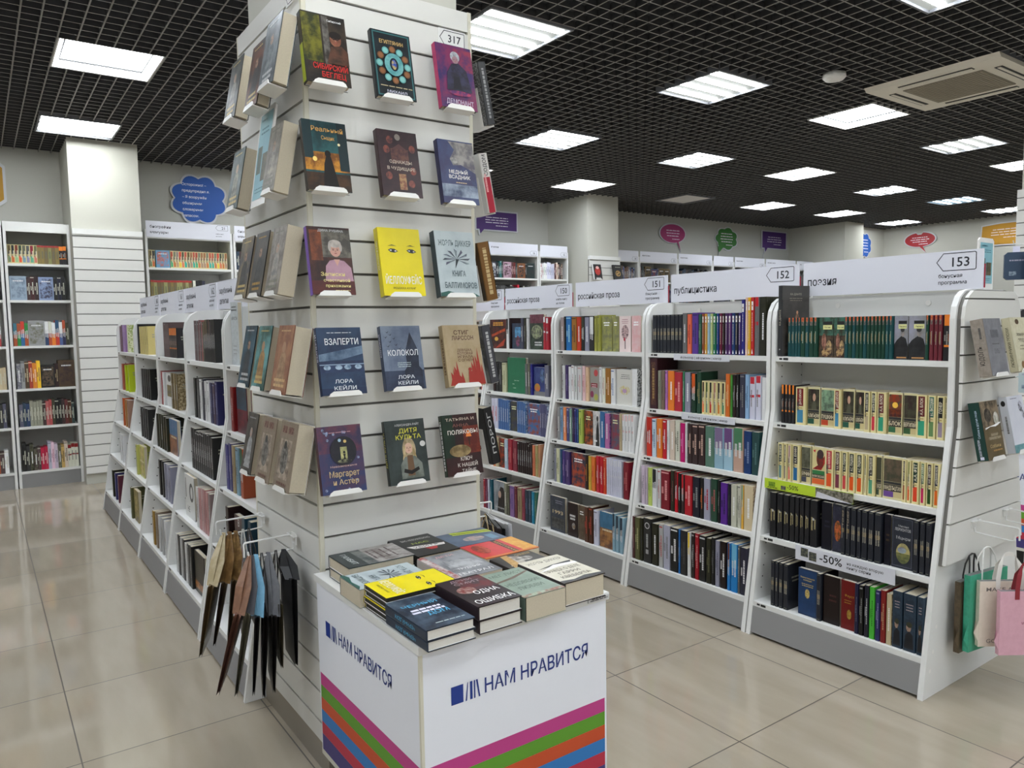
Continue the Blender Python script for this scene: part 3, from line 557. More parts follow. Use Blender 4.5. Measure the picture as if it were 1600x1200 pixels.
def cname(hx):
    r, g, b = [int(x, 16) for x in hx[:3]] if len(hx) == 3 else [int(hx[i:i+2], 16)/17 for i in (0, 2, 4)]
    mx, mn = max(r, g, b), min(r, g, b); v = mx; s = (mx-mn)/(mx+.01)
    if s < .22: return 'black' if v < 3.5 else 'dark grey' if v < 6 else 'grey' if v < 10 else 'light grey' if v < 12.5 else 'white'
    import colorsys
    hh = colorsys.rgb_to_hsv(r/15, g/15, b/15)[0]*360
    pre = 'dark ' if v < 6 else 'pale ' if s < .35 and v > 9 else ''
    if hh < 14 or hh > 344: n = 'red' if s > .5 else 'pink' if v > 9 else 'maroon'; pre = '' if n == 'maroon' else pre
    elif hh < 38: n = 'orange' if v > 11 and s > .5 else 'brown' if v < 11 else 'beige'
    elif hh < 68: n = 'yellow' if v > 10 and s > .45 else 'olive' if v < 10 else 'cream'
    elif hh < 160: n = 'green'
    elif hh < 200: n = 'teal'
    elif hh < 255: n = 'blue'
    else: n = 'purple' if hh < 310 else 'pink'
    return pre+n if not n in ('cream', 'beige') else n
def ordn(n): return str(n)+('th' if 10 <= n % 100 <= 20 else {1: 'st', 2: 'nd', 3: 'rd'}.get(n % 10, 'th'))

rb = random.Random(5)
def cover_art(F, k, A):
    """fronts of books standing face out on the shelves"""
    if k == 'e':      # cream frame, picture box, author in big letters
        F.rect(.06, .42, .94, .95, A[0], '443' if A[0] != '8a8' else '565', 28); F.rect(.06, .35, .94, .415, '333'); F.rect(.06, .19, .94, .345, '2b2622')
        F.rect(.06, .05, .55, .185, A[2] if len(A) > 2 else '655'); F.rect(.56, .05, .94, .185, 'cb8')
        if A[0] == '211': F.ell(.55, .74, .12, .1, 'c9a088'); F.poly([(.35, .42), (.75, .42), (.66, .64), (.46, .64)], '554')
        if A[0] == '931': F.ell(.5, .7, .2, .07, 'fc5'); F.rect(.06, .42, .94, .6, '422', '731', 60)
        F.text(A[1], .5, .268, w=F.w*.84, h=F.h*.1, c='eee0c0')
    elif k == 'A':    # red face on cream
        F.rect(.06, .42, .94, .95, 'd8c890'); F.poly([(.06, .42), (.7, .42), (.94, .6), (.94, .8), (.5, .55)], 'b32', '722', 30); F.ell(.6, .7, .25, .2, '8a2f26', '432', 40); F.ell(.62, .82, .24, .12, '433')
        F.poly([(.1, .9), (.3, .93), (.25, .85)], 'c23'); F.rect(.06, .3, .94, .4, '374'); F.rect(.06, .2, .94, .3, '2b2622'); F.text('МАЯКОВСКИЙ', .5, .25, w=F.w*.84, h=F.h*.06, c='eee0c0'); F.rect(.06, .05, .94, .19, 'd63')
    elif k == 'Y':    # painting with a pale yellow label
        F.rect(0, .0, 1, 1, '543', '2a2018', 40); F.rect(0, .55, 1, 1, '476', '332', 20); F.ell(.35, .4, .16, .2, 'a76', '643', 60); F.ell(.7, .25, .2, .18, 'ca7', '654', 60); F.ell(.5, .12, .3, .1, 'b96', '422', 70)
        F.rect(.28, .82, .9, .9, '222'); F.rect(.28, .7, .9, .81, 'dd9'); F.text('Поэзия', .59, .755, h=F.h*.035, c='333')
    elif k == 'Z':    # grey portrait
        F.rect(0, 0, 1, 1, '99a', '888', 12); F.poly([(0, 0), (1, 0), (1, .3), (.85, .48), (.55, .55), (.2, .45), (0, .35)], '1e1e20', '2c2c2e', 30)
        F.ell(.62, .62, .14, .1, '998e88', '777', 50); F.ell(.6, .69, .15, .06, '333'); F.rect(.3, .82, .9, .89, '222'); F.rect(.3, .71, .9, .81, 'dd9'); F.text('Лирика', .6, .76, h=F.h*.035, c='333'); F.rect(.2, .03, .9, .06, 'b85')
    elif k == 'F': F.rect(.05, .04, .95, .96, '223', '334', 30); F.ell(.6, .45, .36, .22, '642', 'c63', 60)
    elif k == 'R':    # black cover, round landscape
        F.rect(.06, .04, .94, .97, '20242e', '2a2e38', 20); outline(F, [(.06, .04), (.94, .04), (.94, .97), (.06, .97)], .0012, '667')
        F.text('Михаил', .55, .83, h=.008, c='aaa'); F.text('ЛЕРМОНТОВ', .52, .76, w=F.w*.72, h=.011, c='bbb'); F.text('Мцыри', .55, .6, h=.012, c='aaa')
        F.ell(.55, .3, .32, .2, '8d8560', 'b8ac70', 40); F.ell(.55, .3, .32, .2, '565c3a', '7a7a48', 50, a0=180, a1=360); F.ell(.5, .36, .2, .06, '99a9ae', '778', 30)
    elif k == 'B': F.rect(.05, .03, .95, .97, '14345c', '173a64', 30); F.text('Божественная', .5, .82, h=.007, c='c9b26a'); F.text('комедия', .5, .77, h=.007, c='c9b26a'); F.bars(.5, .68, .6, 2, .04, .014, 'c9b26a', rb); F.ell(.5, .48, .12, .1, 'c9b26a', '8c7a44', 90)
    elif k == 'q':    # plain with small print and an ornament
        F.text('Фауст', .6, .7, h=.01, c=A[1]) if A[0] == '600' else F.bars(.5, .62, .6, 2, .09, .06, 'ddd', rb)
        F.bars(.5, .6, .5, 2, .05, .012, A[1], rb); F.ell(.6, .32, .16, .1, A[1], '752', 90)
    elif k == 'T': F.rect(0, 0, 1, 1, 'e6d3d0'); F.rect(.46, .08, .54, .4, '655'); F.ell(.5, .55, .32, .2, 'd9b6b4', '5a4a50', 90); F.ell(.45, .35, .08, .05, 'b34'); F.bars(.5, .9, .6, 3, .05, .016, 'a67', rb)
    elif k == 'P': F.rect(0, 0, 1, 1, '98948c'); F.ell(.6, .85, .2, .1, 'b44'); F.rect(.1, .42, .75, .55, '8c3038'); F.bars(.42, .5, .5, 2, .06, .02, 'edd', rb); F.ell(.2, .22, .17, .1, '835'); F.ell(.6, .14, .2, .1, 'aa5')
    elif k == 'W': F.rect(0, 0, 1, 1, 'd2d0c8'); F.ell(.5, .42, .32, .13, 'c9b96a', 'd2d0c8', 80); F.ell(.5, .4, .14, .06, 'b9b'); F.bars(.55, .85, .6, 3, .05, .016, '555', rb)
    elif k == 'K': F.rect(0, 0, 1, 1, 'd8d4d0', 'aaa', 20); F.ell(.6, .8, .13, .08, '222'); F.poly([(.35, 0), (.85, 0), (.8, .5), (.65, .76), (.45, .5)], '222'); F.bars(.35, .15, .4, 1, .1, .05, 'eee', rb)
    elif k == '9': F.rect(0, 0, 1, 1, '333844', '444a55', 20); F.text('1993', .52, .56, w=F.w*.72, h=.022, c='d8c49a'); F.bars(.6, .88, .5, 2, .06, .025, '889', rb); F.rect(.1, .08, .95, .4, '555', '333', 40)
    elif k == 'b': F.rect(0, .55, 1, 1, A[0], '3a6a8a', 20); F.rect(0, 0, 1, .55, A[1], '643', 20); F.bars(.55, .5, .7, 1, .1, .05, 'dca', rb)
    elif k == 'H': F.rect(0, 0, 1, 1, '2a1815', '5a2018', 30); F.poly([(.1, .4), (.9, .6), (.9, .7), (.1, .48)], 'c4502a', '831', 50); F.poly([(.3, .0), (.9, .35), (.8, .1)], 'a83a22'); F.ell(.38, .33, .11, .07, 'd9a84a'); F.bars(.5, .88, .7, 2, .07, .05, 'c9903c', rb)
    elif k == 'V': F.rect(0, 0, 1, 1, '2c3444', '3c4658', 20); F.rect(.3, .45, .9, .85, '5a9cc8', '3a5a78', 40); F.ell(.6, .3, .2, .22, '8a4a6a', '433', 40)
    elif k == 'L': F.rect(0, 0, 1, 1, '202a22', '3c4a3c', 20); F.rect(.0, .75, 1, 1, '70404a', '523', 30); F.ell(.5, .5, .4, .2, '98a07a', '444', 50); F.bars(.6, .2, .55, 2, .07, .04, 'ccc', rb)
    elif k == 'g': F.rect(0, 0, 1, 1, '1f6a48', '236f4d', 20); F.text('Здесь были', .5, .36, h=.007, c='cdc'); F.text('люди', .32, .26, h=.007, c='cdc'); F.text('и книги', .38, .15, h=.007, c='cdc')
    elif k == 'S': F.rect(0, 0, 1, 1, '2a3470', '3a4a80', 20); F.ell(.75, .7, .2, .25, '59709a', '234', 40); F.ell(.3, .28, .25, .15, 'c96a3a', 'a83', 40); F.rect(0, 0, 1, .15, '777')
    elif k == 'U': F.rect(0, 0, 1, 1, '9aa0a6', '70767e', 10); F.poly([(.3, 0), (1, 0), (1, .6), (.85, .82), (.6, .84), (.42, .6)], '261f1f'); F.ell(.52, .58, .13, .12, 'c0a090'); F.text('МЕЛОДИЯ', .5, .14, w=F.w*.8, h=.009, c='ddd')
    elif k == '1': F.rect(0, 0, 1, 1, 'c4cacc', 'b4babc', 60); F.text('КРИСТИ', .55, .74, w=F.w*.8, h=.014, c='444'); F.bars(.5, .92, .8, 2, .05, .02, '555', rb); F.bars(.5, .3, .6, 3, .06, .012, '888', rb)
    elif k == '2': F.rect(0, 0, 1, 1, 'ddd'); F.ell(.5, .85, .25, .1, '222'); F.rect(.1, .3, .9, .65, '8a7434', '554', 30)
    elif k == '3': F.rect(0, .5, 1, 1, '2e4a5c', '25303c', 15); F.rect(0, 0, 1, .5, '6c1a28', '401420', 15)
    elif k == '4': F.rect(.05, .05, .95, .95, 'd0c06a', '9a8c48', 30); F.rect(.46, 0, .54, 1, 'ddd6ac'); F.rect(0, .48, 1, .53, 'ddd6ac')
    elif k == '5': F.rect(0, 0, 1, 1, 'd6d6d4'); F.text('НЕ', .35, .2, h=.03, c='333'); F.ell(.7, .62, .22, .22, '333'); F.ell(.72, .62, .12, .14, 'd6d6d4'); F.rect(.1, .45, .16, .9, '333')
    elif k == '6': F.rect(0, 0, 1, 1, '222', '533', 15); F.text('В', .5, .85, h=.03, c='ccc'); F.bars(.5, .6, .8, 2, .08, .03, 'bbb', rb); F.ell(.5, .3, .4, .15, '8a2f2a', '222', 40)
    elif k == '7': F.rect(0, 0, 1, 1, '9a8a4a', '5c4c28', 20); F.rect(.15, .2, .85, .8, 'b8a860', '6a5a34', 50)
    elif k == '8': F.rect(0, 0, 1, 1, '241c1a', '332', 20); F.rect(0, .1, 1, .28, 'b87838', '532', 40)
    elif k == 'm': F.bars(.5, .82, .6, 2, .07, .035, 'eeb' if rb.random() < .5 else 'fff', rb)
    elif k == 'p': F.bars(.6, .6, .5, 2, .1, .04, A[1], rb)

def spine_art(S, st, A):
    h = S.h; th = min(S.w*.55, .011)
    if st == 'e':
        S.rect(.1, .5, .9, .965, A[0]); S.rect(.12, .06, .88, .4, A[1])
        if len(A) > 2 and A[2]: S.text(A[2], .5, .735, w=min(h*.4, len(A[2])*.0085), h=th, c='eee6d0', rot=90)
        else: S.bars(.5, .735, .36, 1, 1, .28, 'ddd4be', rb, rot=1)
        S.bars(.5, .23, .24, 1, 1, .3, '444', rb, rot=1); S.rect(.2, .435, .8, .46, 'b09a60')
    elif st in 'GM':
        S.rect(0, .9, 1, 1.0, 'c8643c'); S.text('А', .5, .95, h=min(.009, S.w*.8), c='7a2418'); S.rect(0, .8, 1, .9, '8a8078', '333', 200)
        S.bars(.5, .6+.05*rb.random(), .3, 1, 1, .28, 'b9c4b4', rb, rot=1); S.bars(.5, .17, .16+.1*rb.random(), 1, 1, .28, 'a8884c', rb, rot=1)
    elif st == 'O':
        S.rect(0, .76, 1, 1, 'f0862a'); S.rect(0, .3, 1, .345, 'f0862a'); S.bars(.5, .88, .16, 1, 1, .3, '8a4410', rb, rot=1); S.bars(.5, .55, .3, 1, 1, .3, '99958e', rb, rot=1); S.bars(.5, .15, .14, 1, 1, .3, '99958e', rb, rot=1)
    elif st == 'K':
        S.ell(.5, .6, .24, .24*S.w/h, 'c8c8c8', '888', 200); S.bars(.5, .84, .22, 1, 1, .25, 'a99b70', rb, rot=1); S.bars(.5, .26, .28, 1, 1, .3, 'a99b70', rb, rot=1)
    elif st == 'N':
        S.rect(0, .47, 1, .56, 'a98c54', '333', 300); S.rect(0, .97, 1, .98, '776'); S.rect(0, .03, 1, .04, '776')
        if A and A[0]: S.text(A[0], .5, .78, w=.06, h=th, c='b8a68c', rot=90)
        else: S.bars(.5, .76, .3, 1, 1, .25, 'a5a090', rb, rot=1)
        S.bars(.5, .25, .3, 1, 1, .3, '8f8b80', rb, rot=1)
    elif st == 'W':
        S.rect(.0, .78, 1, .93, 'e6e4e0'); S.ell(.5, .855, .28, .35*S.w/h, '5a3a30', 'c86', 300); S.bars(.5, .45, .5, 1, 1, .25, 'dcd6c8', rb, rot=1); S.poly([(.1, .03), (.9, .03), (.5, .12)], 'eee')
    elif st == 'r': S.rect(0, .84, 1, 1, A[0]); S.rect(0, .52, 1, .58, A[0]); S.bars(.5, .3, .4, 1, 1, .28, '777', rb, rot=1)
    elif st == 'b': S.rect(0, .5, 1, 1, A[0]); S.rect(0, 0, 1, .5, A[1]); S.bars(.5, .72, .35, 1, 1, .28, 'ddd', rb, rot=1); S.bars(.5, .25, .3, 1, 1, .28, 'ccc', rb, rot=1)
    elif st == 'p':
        S.bars(.5, .62, .5, 1, 1, .3, A[1], rb, rot=1); S.bars(.5, .17, .18, 1, 1, .25, A[1], rb, rot=1)
        if rb.random() < .3: S.rect(0, .93, 1, .96, A[1])
    elif st == 'm': S.bars(.5, .55, .45, 1, 1, .28, 'eee', rb, rot=1)
    elif st == 'y': S.rect(0, .52, 1, .54, 'b9a860'); S.bars(.5, .75, .3, 1, 1, .3, '998a50', rb, rot=1)
    elif st == 'E': S.ell(.5, .84, .36, .36*S.w/h, 'c9c9c9'); S.ell(.5, .84, .26, .26*S.w/h, '333'); S.rect(.3, .2, .7, .3, '999'); S.bars(.5, .5, .3, 1, 1, .28, 'aaa', rb, rot=1)
    elif st == 'P':
        S.rect(0, 0, 1, 1, '27394a', '1c2a38', 30); S.ell(.45, .42, .24, .075, 'b09080', '765', 80); S.ell(.5, .47, .28, .05, '332'); S.poly([(.05, .05), (.95, .05), (.85, .3), (.5, .36), (.15, .28)], '15181e'); S.bars(.5, .82, .7, 3, .05, .015, 'a99', rb)
    elif st == 'X': S.rect(.2, .08, .8, .92, '3a1820', '6a4a30', 120); S.bars(.5, .5, .6, 1, 1, .3, '997a4a', rb, rot=1)

ROWN = {1: 'top', 2: 'second', 3: 'third', 4: 'fourth', 5: 'bottom'}
def dim(q): return ''.join('%x' % max(0, int(int(ch, 16)*.93)) for ch in q) if len(q) == 3 and all(ch in '0123456789abcdef' for ch in q) else q
FAR = MB()
def to_far(mb, pg, mtx):
    b = len(FAR.v); FAR.v += [tuple(mtx @ Vector(q)) for q in mb.v]; FAR.f += [tuple(b+i for i in f) for f in mb.f]
    FAR.m += mb.m; FAR.c += mb.c; FAR.d += mb.d; FAR.p += mb.p
    q = MB(); q.box(*pg, c='cfc4ad'); b = len(FAR.v); FAR.v += [tuple(mtx @ Vector(x)) for x in q.v]; FAR.f += [tuple(b+i for i in f) for f in q.f]; FAR.m += q.m; FAR.c += q.c; FAR.d += q.d; FAR.p += q.p
def show_area(u, n, y1, y0):
    xb = UNITS[u][0]; c = Vector((xb+prof(SHZ[n-1]), (y0+y1)/2, SHZ[n-1]+.1-CAM_H)); d = c.length
    return (y1-y0)*c.x/d/d/d
def shelf_book(u, n, i, y1, y0, code, own=True):
    xb, lo, hi = UNITS[u]; z = SHZ[n-1]+.0006
    hi2 = hi-.0225; lo2 = lo+.0225
    A = code.split(':'); st = A[0]; A = [dim(q) for q in A[1:]]
    xs = xb + prof(z)+.018
    w = .13; hgt = .198+rb.random()*.012; name = 'book'
    lf = u[0] == 'l'
    if st[0] == 'C':
        k = st[1]
        y1 = min(y1, hi2); y0 = max(y0, lo2); W = y1-y0-.0015; t = .022; hgt = W*1.55 if .1 < W < .15 else .2; cdesc = 'book facing out'
        base, b2, pt, sp = '888', None, 40., None
        if k == 'e': hgt = .168; base = 'd9cfa0'; cdesc = 'cream-framed paperback facing out'
        elif k == 'A': hgt = .168; base = 'd9cfa0'; cdesc = 'cream paperback with red face, facing out'
        elif k in 'YZ': hgt = .17; cdesc = 'book with painted scene facing out' if k == 'Y' else 'book with grey portrait facing out'; base = '443'
        elif k in 'mb' or k in 'pq': base, b2, pt = A[0], (A[1] if k == 'm' else None), 30.; cdesc = cname(A[0])+' book facing out'; hgt = .2
        else:
            base, cdesc = {'F': ('1b1d26', 'black book with orange disc facing out'), 'R': ('20242e', 'black book with round landscape facing out'), 'B': ('122c50', 'blue gilt book facing out'), 'T': ('e6d3d0', 'pale pink book with tree facing out'),
             'P': ('98948c', 'grey book with red fruit facing out'), 'W': ('d2d0c8', 'white book with yellow flowers facing out'), 'K': ('ccc', 'white book with dark figure facing out'), '9': ('333844', 'dark book reading 1993 facing out'),
             'H': ('2a1815', 'black and fiery orange book facing out'), 'V': ('2c3444', 'dark blue book with pink figure facing out'), 'L': ('202a22', 'dark green book with pale scene facing out'), 'g': ('1f6a48', 'green book facing out'),
             'S': ('2a3470', 'deep blue book facing out'), 'U': ('555', 'book with dark-haired woman facing out'), '1': ('c4cacc', 'pale grey book facing out'), '2': ('ddd', 'white book with black disc facing out'), '3': ('6c1a28', 'blue over wine-red book facing out'),
             '4': ('cc7', 'yellow gridded book facing out'), '5': ('d6d6d4', 'white book with big black ring facing out'), '6': ('222', 'black book with red picture facing out'), '7': ('9a8a4a', 'gold book facing out'), '8': ('241c1a', 'black and orange book facing out')}[k]
        if k in '5': hgt = .222; W = min(W, .2)
        if k in '1': hgt = .28; W = min(W, .2)
        if k in '347': W = min(W, .15); hgt = .21
        if k == 'g': hgt = .24
        mb, F, S, pg = book_parts(W, hgt, t, base, None, b2, pt); cover_art(F, k, A)
        S.bars(.5, .6, .5, 1, 1, .28, 'ccc', rb, rot=1)
        loc, rz = (xs+.012, y1-.0008, z), -math.pi/2
        desc = cdesc
    else:
        if lf and y1-y0 > .042: c = (y1+y0)/2; y0, y1 = c-.021, c+.021
        if y1 > hi2: y1 = hi2
        if y0 < lo2: y0 = lo2
        t = y1-y0-.0012
        if t < .006: return None
        base, base2, pt, cs, cs2, soft = '777', None, 40., None, None, False
        if st == 'e': base = 'dfd29c'; hgt = .166; w = .115; soft = True; desc = f'cream paperback, {cname(A[0])} panel'
        elif st == 'G': base = '123c2e' if rb.random() < .7 else '14474a'; hgt = .171; w = .115; desc = 'green paperback with orange-red head'
        elif st == 'M': base = '6a2430'; hgt = .171; w = .115; desc = 'maroon paperback with orange-red head'
        elif st == 'O': base = '1f1d20'; hgt = .172; w = .115; desc = 'black and orange paperback'
        elif st == 'K': base = '17171b'; hgt = .2; desc = 'black book with silver disc'
        elif st == 'N': base = '1d2029'; hgt = .2; desc = 'black book with small gilt picture'
        elif st == 'W': base = A[0]; hgt = .2; desc = f'white-banded {cname(A[0])} book'
        elif st == 'r': base = A[1]; desc = f'{cname(A[1])} book with {cname(A[0])} head'
        elif st == 'b': base = A[1]; desc = f'{cname(A[0])} over {cname(A[1])} book'
        elif st == 'p': base = A[0]; desc = f'{cname(A[0])} book'
        elif st == 'm': base, base2, pt = A[0], A[1], 90.; desc = f'{cname(A[0])} patterned book'
        elif st == 'y': base = A[0]; desc = 'pale yellow paperback'; hgt = .19
        elif st == 'E': base = '222'; hgt = .235; desc = 'black book with pale ring emblem'
        elif st == 'P': base = '27394a'; hgt = .22; desc = 'dark blue book with portrait spine'
        elif st == 'X': base = '3a1820'; hgt = .27; w = .16; t = min(t, .055); desc = 'large maroon book with gilt ornament'
        if u == '152' and n == 5 and st != 'E': hgt += .02
        if u == '152' and n == 1 and i > 24: hgt = .26 if i == 25 else .27
        mb, F, S, pg = book_parts(w, hgt, t, base, cs, base2, pt, soft); spine_art(S, st, A)
        if y1-y0 > .02 or st in 'KN': F.bars(.5, .7, .6, 2, .08, .035, '998', rb)
        loc, rz = (xs, y0+.0006, z), 0.0
    if not own:
        to_far(mb, pg, Matrix.Translation(loc) @ Matrix.Rotation(rz, 4, 'Z')); return None, desc
    o = finish(mb, pg, name); o.location = loc; o.rotation_euler.z = rz
    return o, desc

def load_shelves(n_own):
    items = []
    for (u, n), txt in SHELF_BOOKS.items():
        for i, it in enumerate(txt.split('|')):
            a, b, code = it.split(',', 2)
            if code != 'CD': items.append((u, n, i, int(a)/1000, int(b)/1000, code))
    cut = sorted((show_area(q[0], q[1], q[3], q[4]) for q in items), reverse=True)[n_own]
    k = {}
    for u, n, i, a, b, code in items:
        r = shelf_book(u, n, i, a, b, code, show_area(u, n, a, b) > cut)
        if not r: continue
        k[u, n] = k.get((u, n), 0)+1; o, desc = r
        lb = f'{desc}, {ordn(k[u, n])} from left, {ROWN[n]} shelf {WHERE[u]}'
        for cut_w in (' facing out', ' book', ' from left'):
            if len(lb.split()) > 16: lb = lb.replace(cut_w, '', 1)
        if o: tag(o, lb, 'book', f'books on the {ROWN[n]} shelf {WHERE[u]}')
load_shelves(262)

# the big dark art book at the left end of the poetry shelf: spine out, slightly turned
mb, F, S, pg = book_parts(.17, .315, .024, '3a3836', '2a2a2c', '4a4644', 8.)
F.rect(0, .8, 1, 1, '44423f'); F.text('КА ДАНТЕ', .5, .88, w=.07, h=.009, c='a09a8c'); F.bars(.5, .82, .5, 2, .03, .008, '8f897c', rb)
F.rect(.1, .05, .95, .45, '55504a', '2c2826', 14); F.ell(.55, .62, .035, .025, 'c09070'); F.poly([(.45, .38), (.63, .38), (.66, .5), (.58, .6), (.5, .6), (.47, .5)], '9a7a62', '5a4034', 50); F.poly([(.62, .5), (.7, .46), (.68, .53)], 'b08a70')
S.text('КА ДАНТЕ', .5, .55, w=.07, h=.009, c='b4ae9c', rot=90); S.ell(.5, .1, .2, .01, 'bbb')
o = finish(mb, pg, 'book'); o.location = (RX+prof(1.243)+.004, 2.0275, 1.2436); o.rotation_euler.z = math.radians(-8)
tag(o, 'very tall dark grey art book at the left end of the top poetry shelf', 'book')

# ---- holders and books shown on the slatwalls
TILT = math.radians(-11)
def holder_mb(w, d=.06):
    mb = MB(); lw = w*.76
    mb.box(.5*w-lw/2, -.004, -.0045, .5*w+lw/2, d, -.0012)          # tray
    mb.prism([(.5*w-lw/2+.016, .0105), (.5*w+lw/2-.012, .0105), (.5*w+lw/2-.004, .005), (.5*w+lw/2, -.0045), (.5*w-lw/2, -.0045), (.5*w-lw/2+.005, .004)], lambda u, v, s: (u, s, v), -.0065, -.004)
    return mb
def show_book(loc, rotz, w, h, t, art, label, group, c='333', cs=None, c2=None, p=40., white=False, soft=False, holder=True, tilt=TILT, place='', hl=None):
    mb, F, S, pg = book_parts(w, h, t, c, cs, c2, p, soft); art(F, S)
    o = finish(mb, pg, 'display_book', white, root=True); o.location = loc; o.rotation_euler = (tilt, 0, rotz); tag(o, label, 'book', group)
    if holder:
        hm = empty('book_holder', loc, (tilt, 0, rotz)); tag(hm, ' '.join(('white holder under '+(hl or label)).split()[:16]), 'book holder', 'holders on the slatwall')
        hh = holder_mb(w, t+.003); hh.build('ledge', M_PLASTIC, hm)
        boxo('back_plate', M_PLASTIC, (w*.2, t+.0005, -.0045, w*.8, t+.0025, h*.62), hm)
        mb = MB(); dd = .095-t-.004
        mb.box(w*.42, t+.0026, h*.25, w*.58, t+.006, h*.32); mb.build('bracket', M_BLACK, hm)
    return o

# ---- column front: fifteen covers
def noise_bg(F, c, c2, p): F.rect(0, 0, 1, 1, c, c2, p)
def a1(F, S):
    noise_bg(F, '1d1a17', '3a3026', 16); F.rect(.0, .3, .42, .98, '2a3012', '6d6a1e', 22); F.rect(.46, .28, .6, .98, '6a6660', '34302c', 30)
    F.ell(.74, .66, .13, .1, '8a5a44', '6a4030', 40); F.ell(.74, .72, .14, .06, '1d1512'); features(F, .74, .65, .12); F.poly([(.5, .3), (1, .3), (1, .5), (.86, .58), (.62, .55)], '3a2a20', '5a3a2c', 30)
    F.text('Сибирский', .74, .92, h=.006, c='ddd'); F.text('СИБИРСКИЙ', .56, .24, w=F.w*.78, h=.017, c='cf2f2c'); F.text('БЕГЛЕЦ', .62, .13, w=F.w*.54, h=.016, c='cf2f2c'); S.rect(0, .02, 1, .55, 'a9b52c')
def a2(F, S):
    noise_bg(F, '151a1e', '1f272b', 20); outline(F, [(.05, .03), (.95, .03), (.95, .97), (.05, .97)], .004, '3a6a6c'); F.text('ЕГИПТЯНИН', .5, .84, w=F.w*.6, h=.012, c='c9a86a')
    for i in range(12):
        a = i*math.pi/6; x, y = .5+.36*math.cos(a), .5+.235*math.sin(a); F.ell(x, y, .085, .054, '6a4a30' if i % 2 else '5f9a98'); F.ell(x, y, .06, .038, '8a5c3c' if i % 2 else '7fb8b4')
    F.ell(.5, .5, .24, .17, '4f8f92', '6fa8a8', 60); F.ell(.5, .5, .11, .1, '1c2430'); F.ell(.5, .5, .06, .075, '2f4fa0', 'b09a5a', 90); F.bars(.5, .16, .8, 1, .1, .012, 'bfae88', rb); F.text('МИХАИЛ', .5, .085, w=F.w*.5, h=.008, c='ccd')
def a3(F, S):
    noise_bg(F, '3a2a5c', '7a2c54', 14); F.rect(.5, .6, 1, .95, '8a3048', '4a2a5c', 24); F.ell(.52, .82, .13, .085, 'aab0b8', '777', 60); F.ell(.52, .77, .09, .06, '9a7a80'); features(F, .52, .765, .085); F.poly([(.2, .28), (.9, .28), (.8, .62), (.6, .72), (.4, .7), (.25, .55)], '23202c', '33304a', 30)
    F.poly([(.42, .5), (.58, .5), (.62, .3), (.38, .3)], '1a1820'); F.ell(.55, .24, .3, .04, 'a83a58', '5a2a60', 50); F.text('ДЕМОНАНТ', .52, .1, w=F.w*.76, h=.016, c='c9b8cc'); S.rect(0, .0, 1, 1, 'a42c58', '8a2450', 20)
def a4(F, S):
    noise_bg(F, '2a5a5c', '1c3a3e', 14); F.rect(0, .28, 1, .55, 'c98a2c', '7a4a1c', 26); F.rect(0, 0, 1, .25, '2a2018', '4a3018', 20); F.rect(.78, .3, 1, 1, '1a2c30'); F.rect(0, .45, .2, 1, '1c3236')
    F.poly([(.36, .04), (.72, .04), (.62, .4), (.58, .5), (.48, .5), (.42, .38)], '16100c'); F.ell(.52, .53, .07, .05, '16100c'); F.ell(.8, .68, .03, .02, 'fff2c0'); F.ell(.22, .44, .05, .035, 'ffd878')
    F.text('Реальный', .56, .88, w=F.w*.72, h=.014, c='d9a860'); F.text('Сыщик', .56, .76, w=F.w*.3, h=.012, c='d9a860')
def a5(F, S):
    noise_bg(F, '3a2428', '2c1c22', 20)
    for x, y in ((.2, .7), (.85, .74), (.2, .3), (.82, .4), (.3, .85), (.75, .2)): F.ell(x, y, .08, .06, '8a4a3c', '4a2c30', 60)
    F.rect(.3, .5, .74, .72, '4a2c30', '6a4438', 70); F.poly([(.34, .72), (.7, .72), (.52, .8)], '5a3838'); F.rect(.44, .1, .62, .34, '7a4a3c', 'a9845c', 70); F.ell(.5, .9, .07, .05, '8a8078'); F.text('ОДНАЖДЫ', .52, .52, w=F.w*.56, h=.01, c='c9b8a8'); F.text('В ЧУДИЩАРЕ', .52, .42, w=F.w*.7, h=.01, c='c9b8a8')
def a6(F, S):
    noise_bg(F, '2a2a52', '34406a', 12); F.poly([(.3, .98), (1, .98), (1, .5), (.85, .55), (.6, .62), (.38, .6), (.3, .7), (.45, .85)], '99948e', '55505a', 22); F.ell(.42, .68, .1, .05, 'b0aaa2', '777', 50); F.rect(0, .1, 1, .3, '34405c', '9aa6b8', 10)
    F.text('МЕДНЫЙ', .5, .5, w=F.w*.52, h=.012, c='e8e4e0'); F.text('ВСАДНИК', .52, .42, w=F.w*.6, h=.012, c='e8e4e0'); F.bars(.55, .33, .3, 1, .1, .014, 'c9b08a', rb); S.rect(0, 0, 1, 1, '25254a')
def features(F, cx, cy, r):
    k = F.w/F.h
    for sx in (-.38, .38): F.ell(cx+sx*r, cy+.12*r*k, .17*r, .07*r*k, '3a2a26'); F.rect(cx+sx*r-.2*r, cy+.3*r*k, cx+sx*r+.2*r, cy+.36*r*k, '5a4038')
    F.poly([(cx-.05*r, cy+.1*r*k), (cx+.14*r, cy-.22*r*k), (cx-.12*r, cy-.22*r*k)], 'a87868'); F.ell(cx, cy-.48*r*k, .26*r, .07*r*k, '9a4a44')
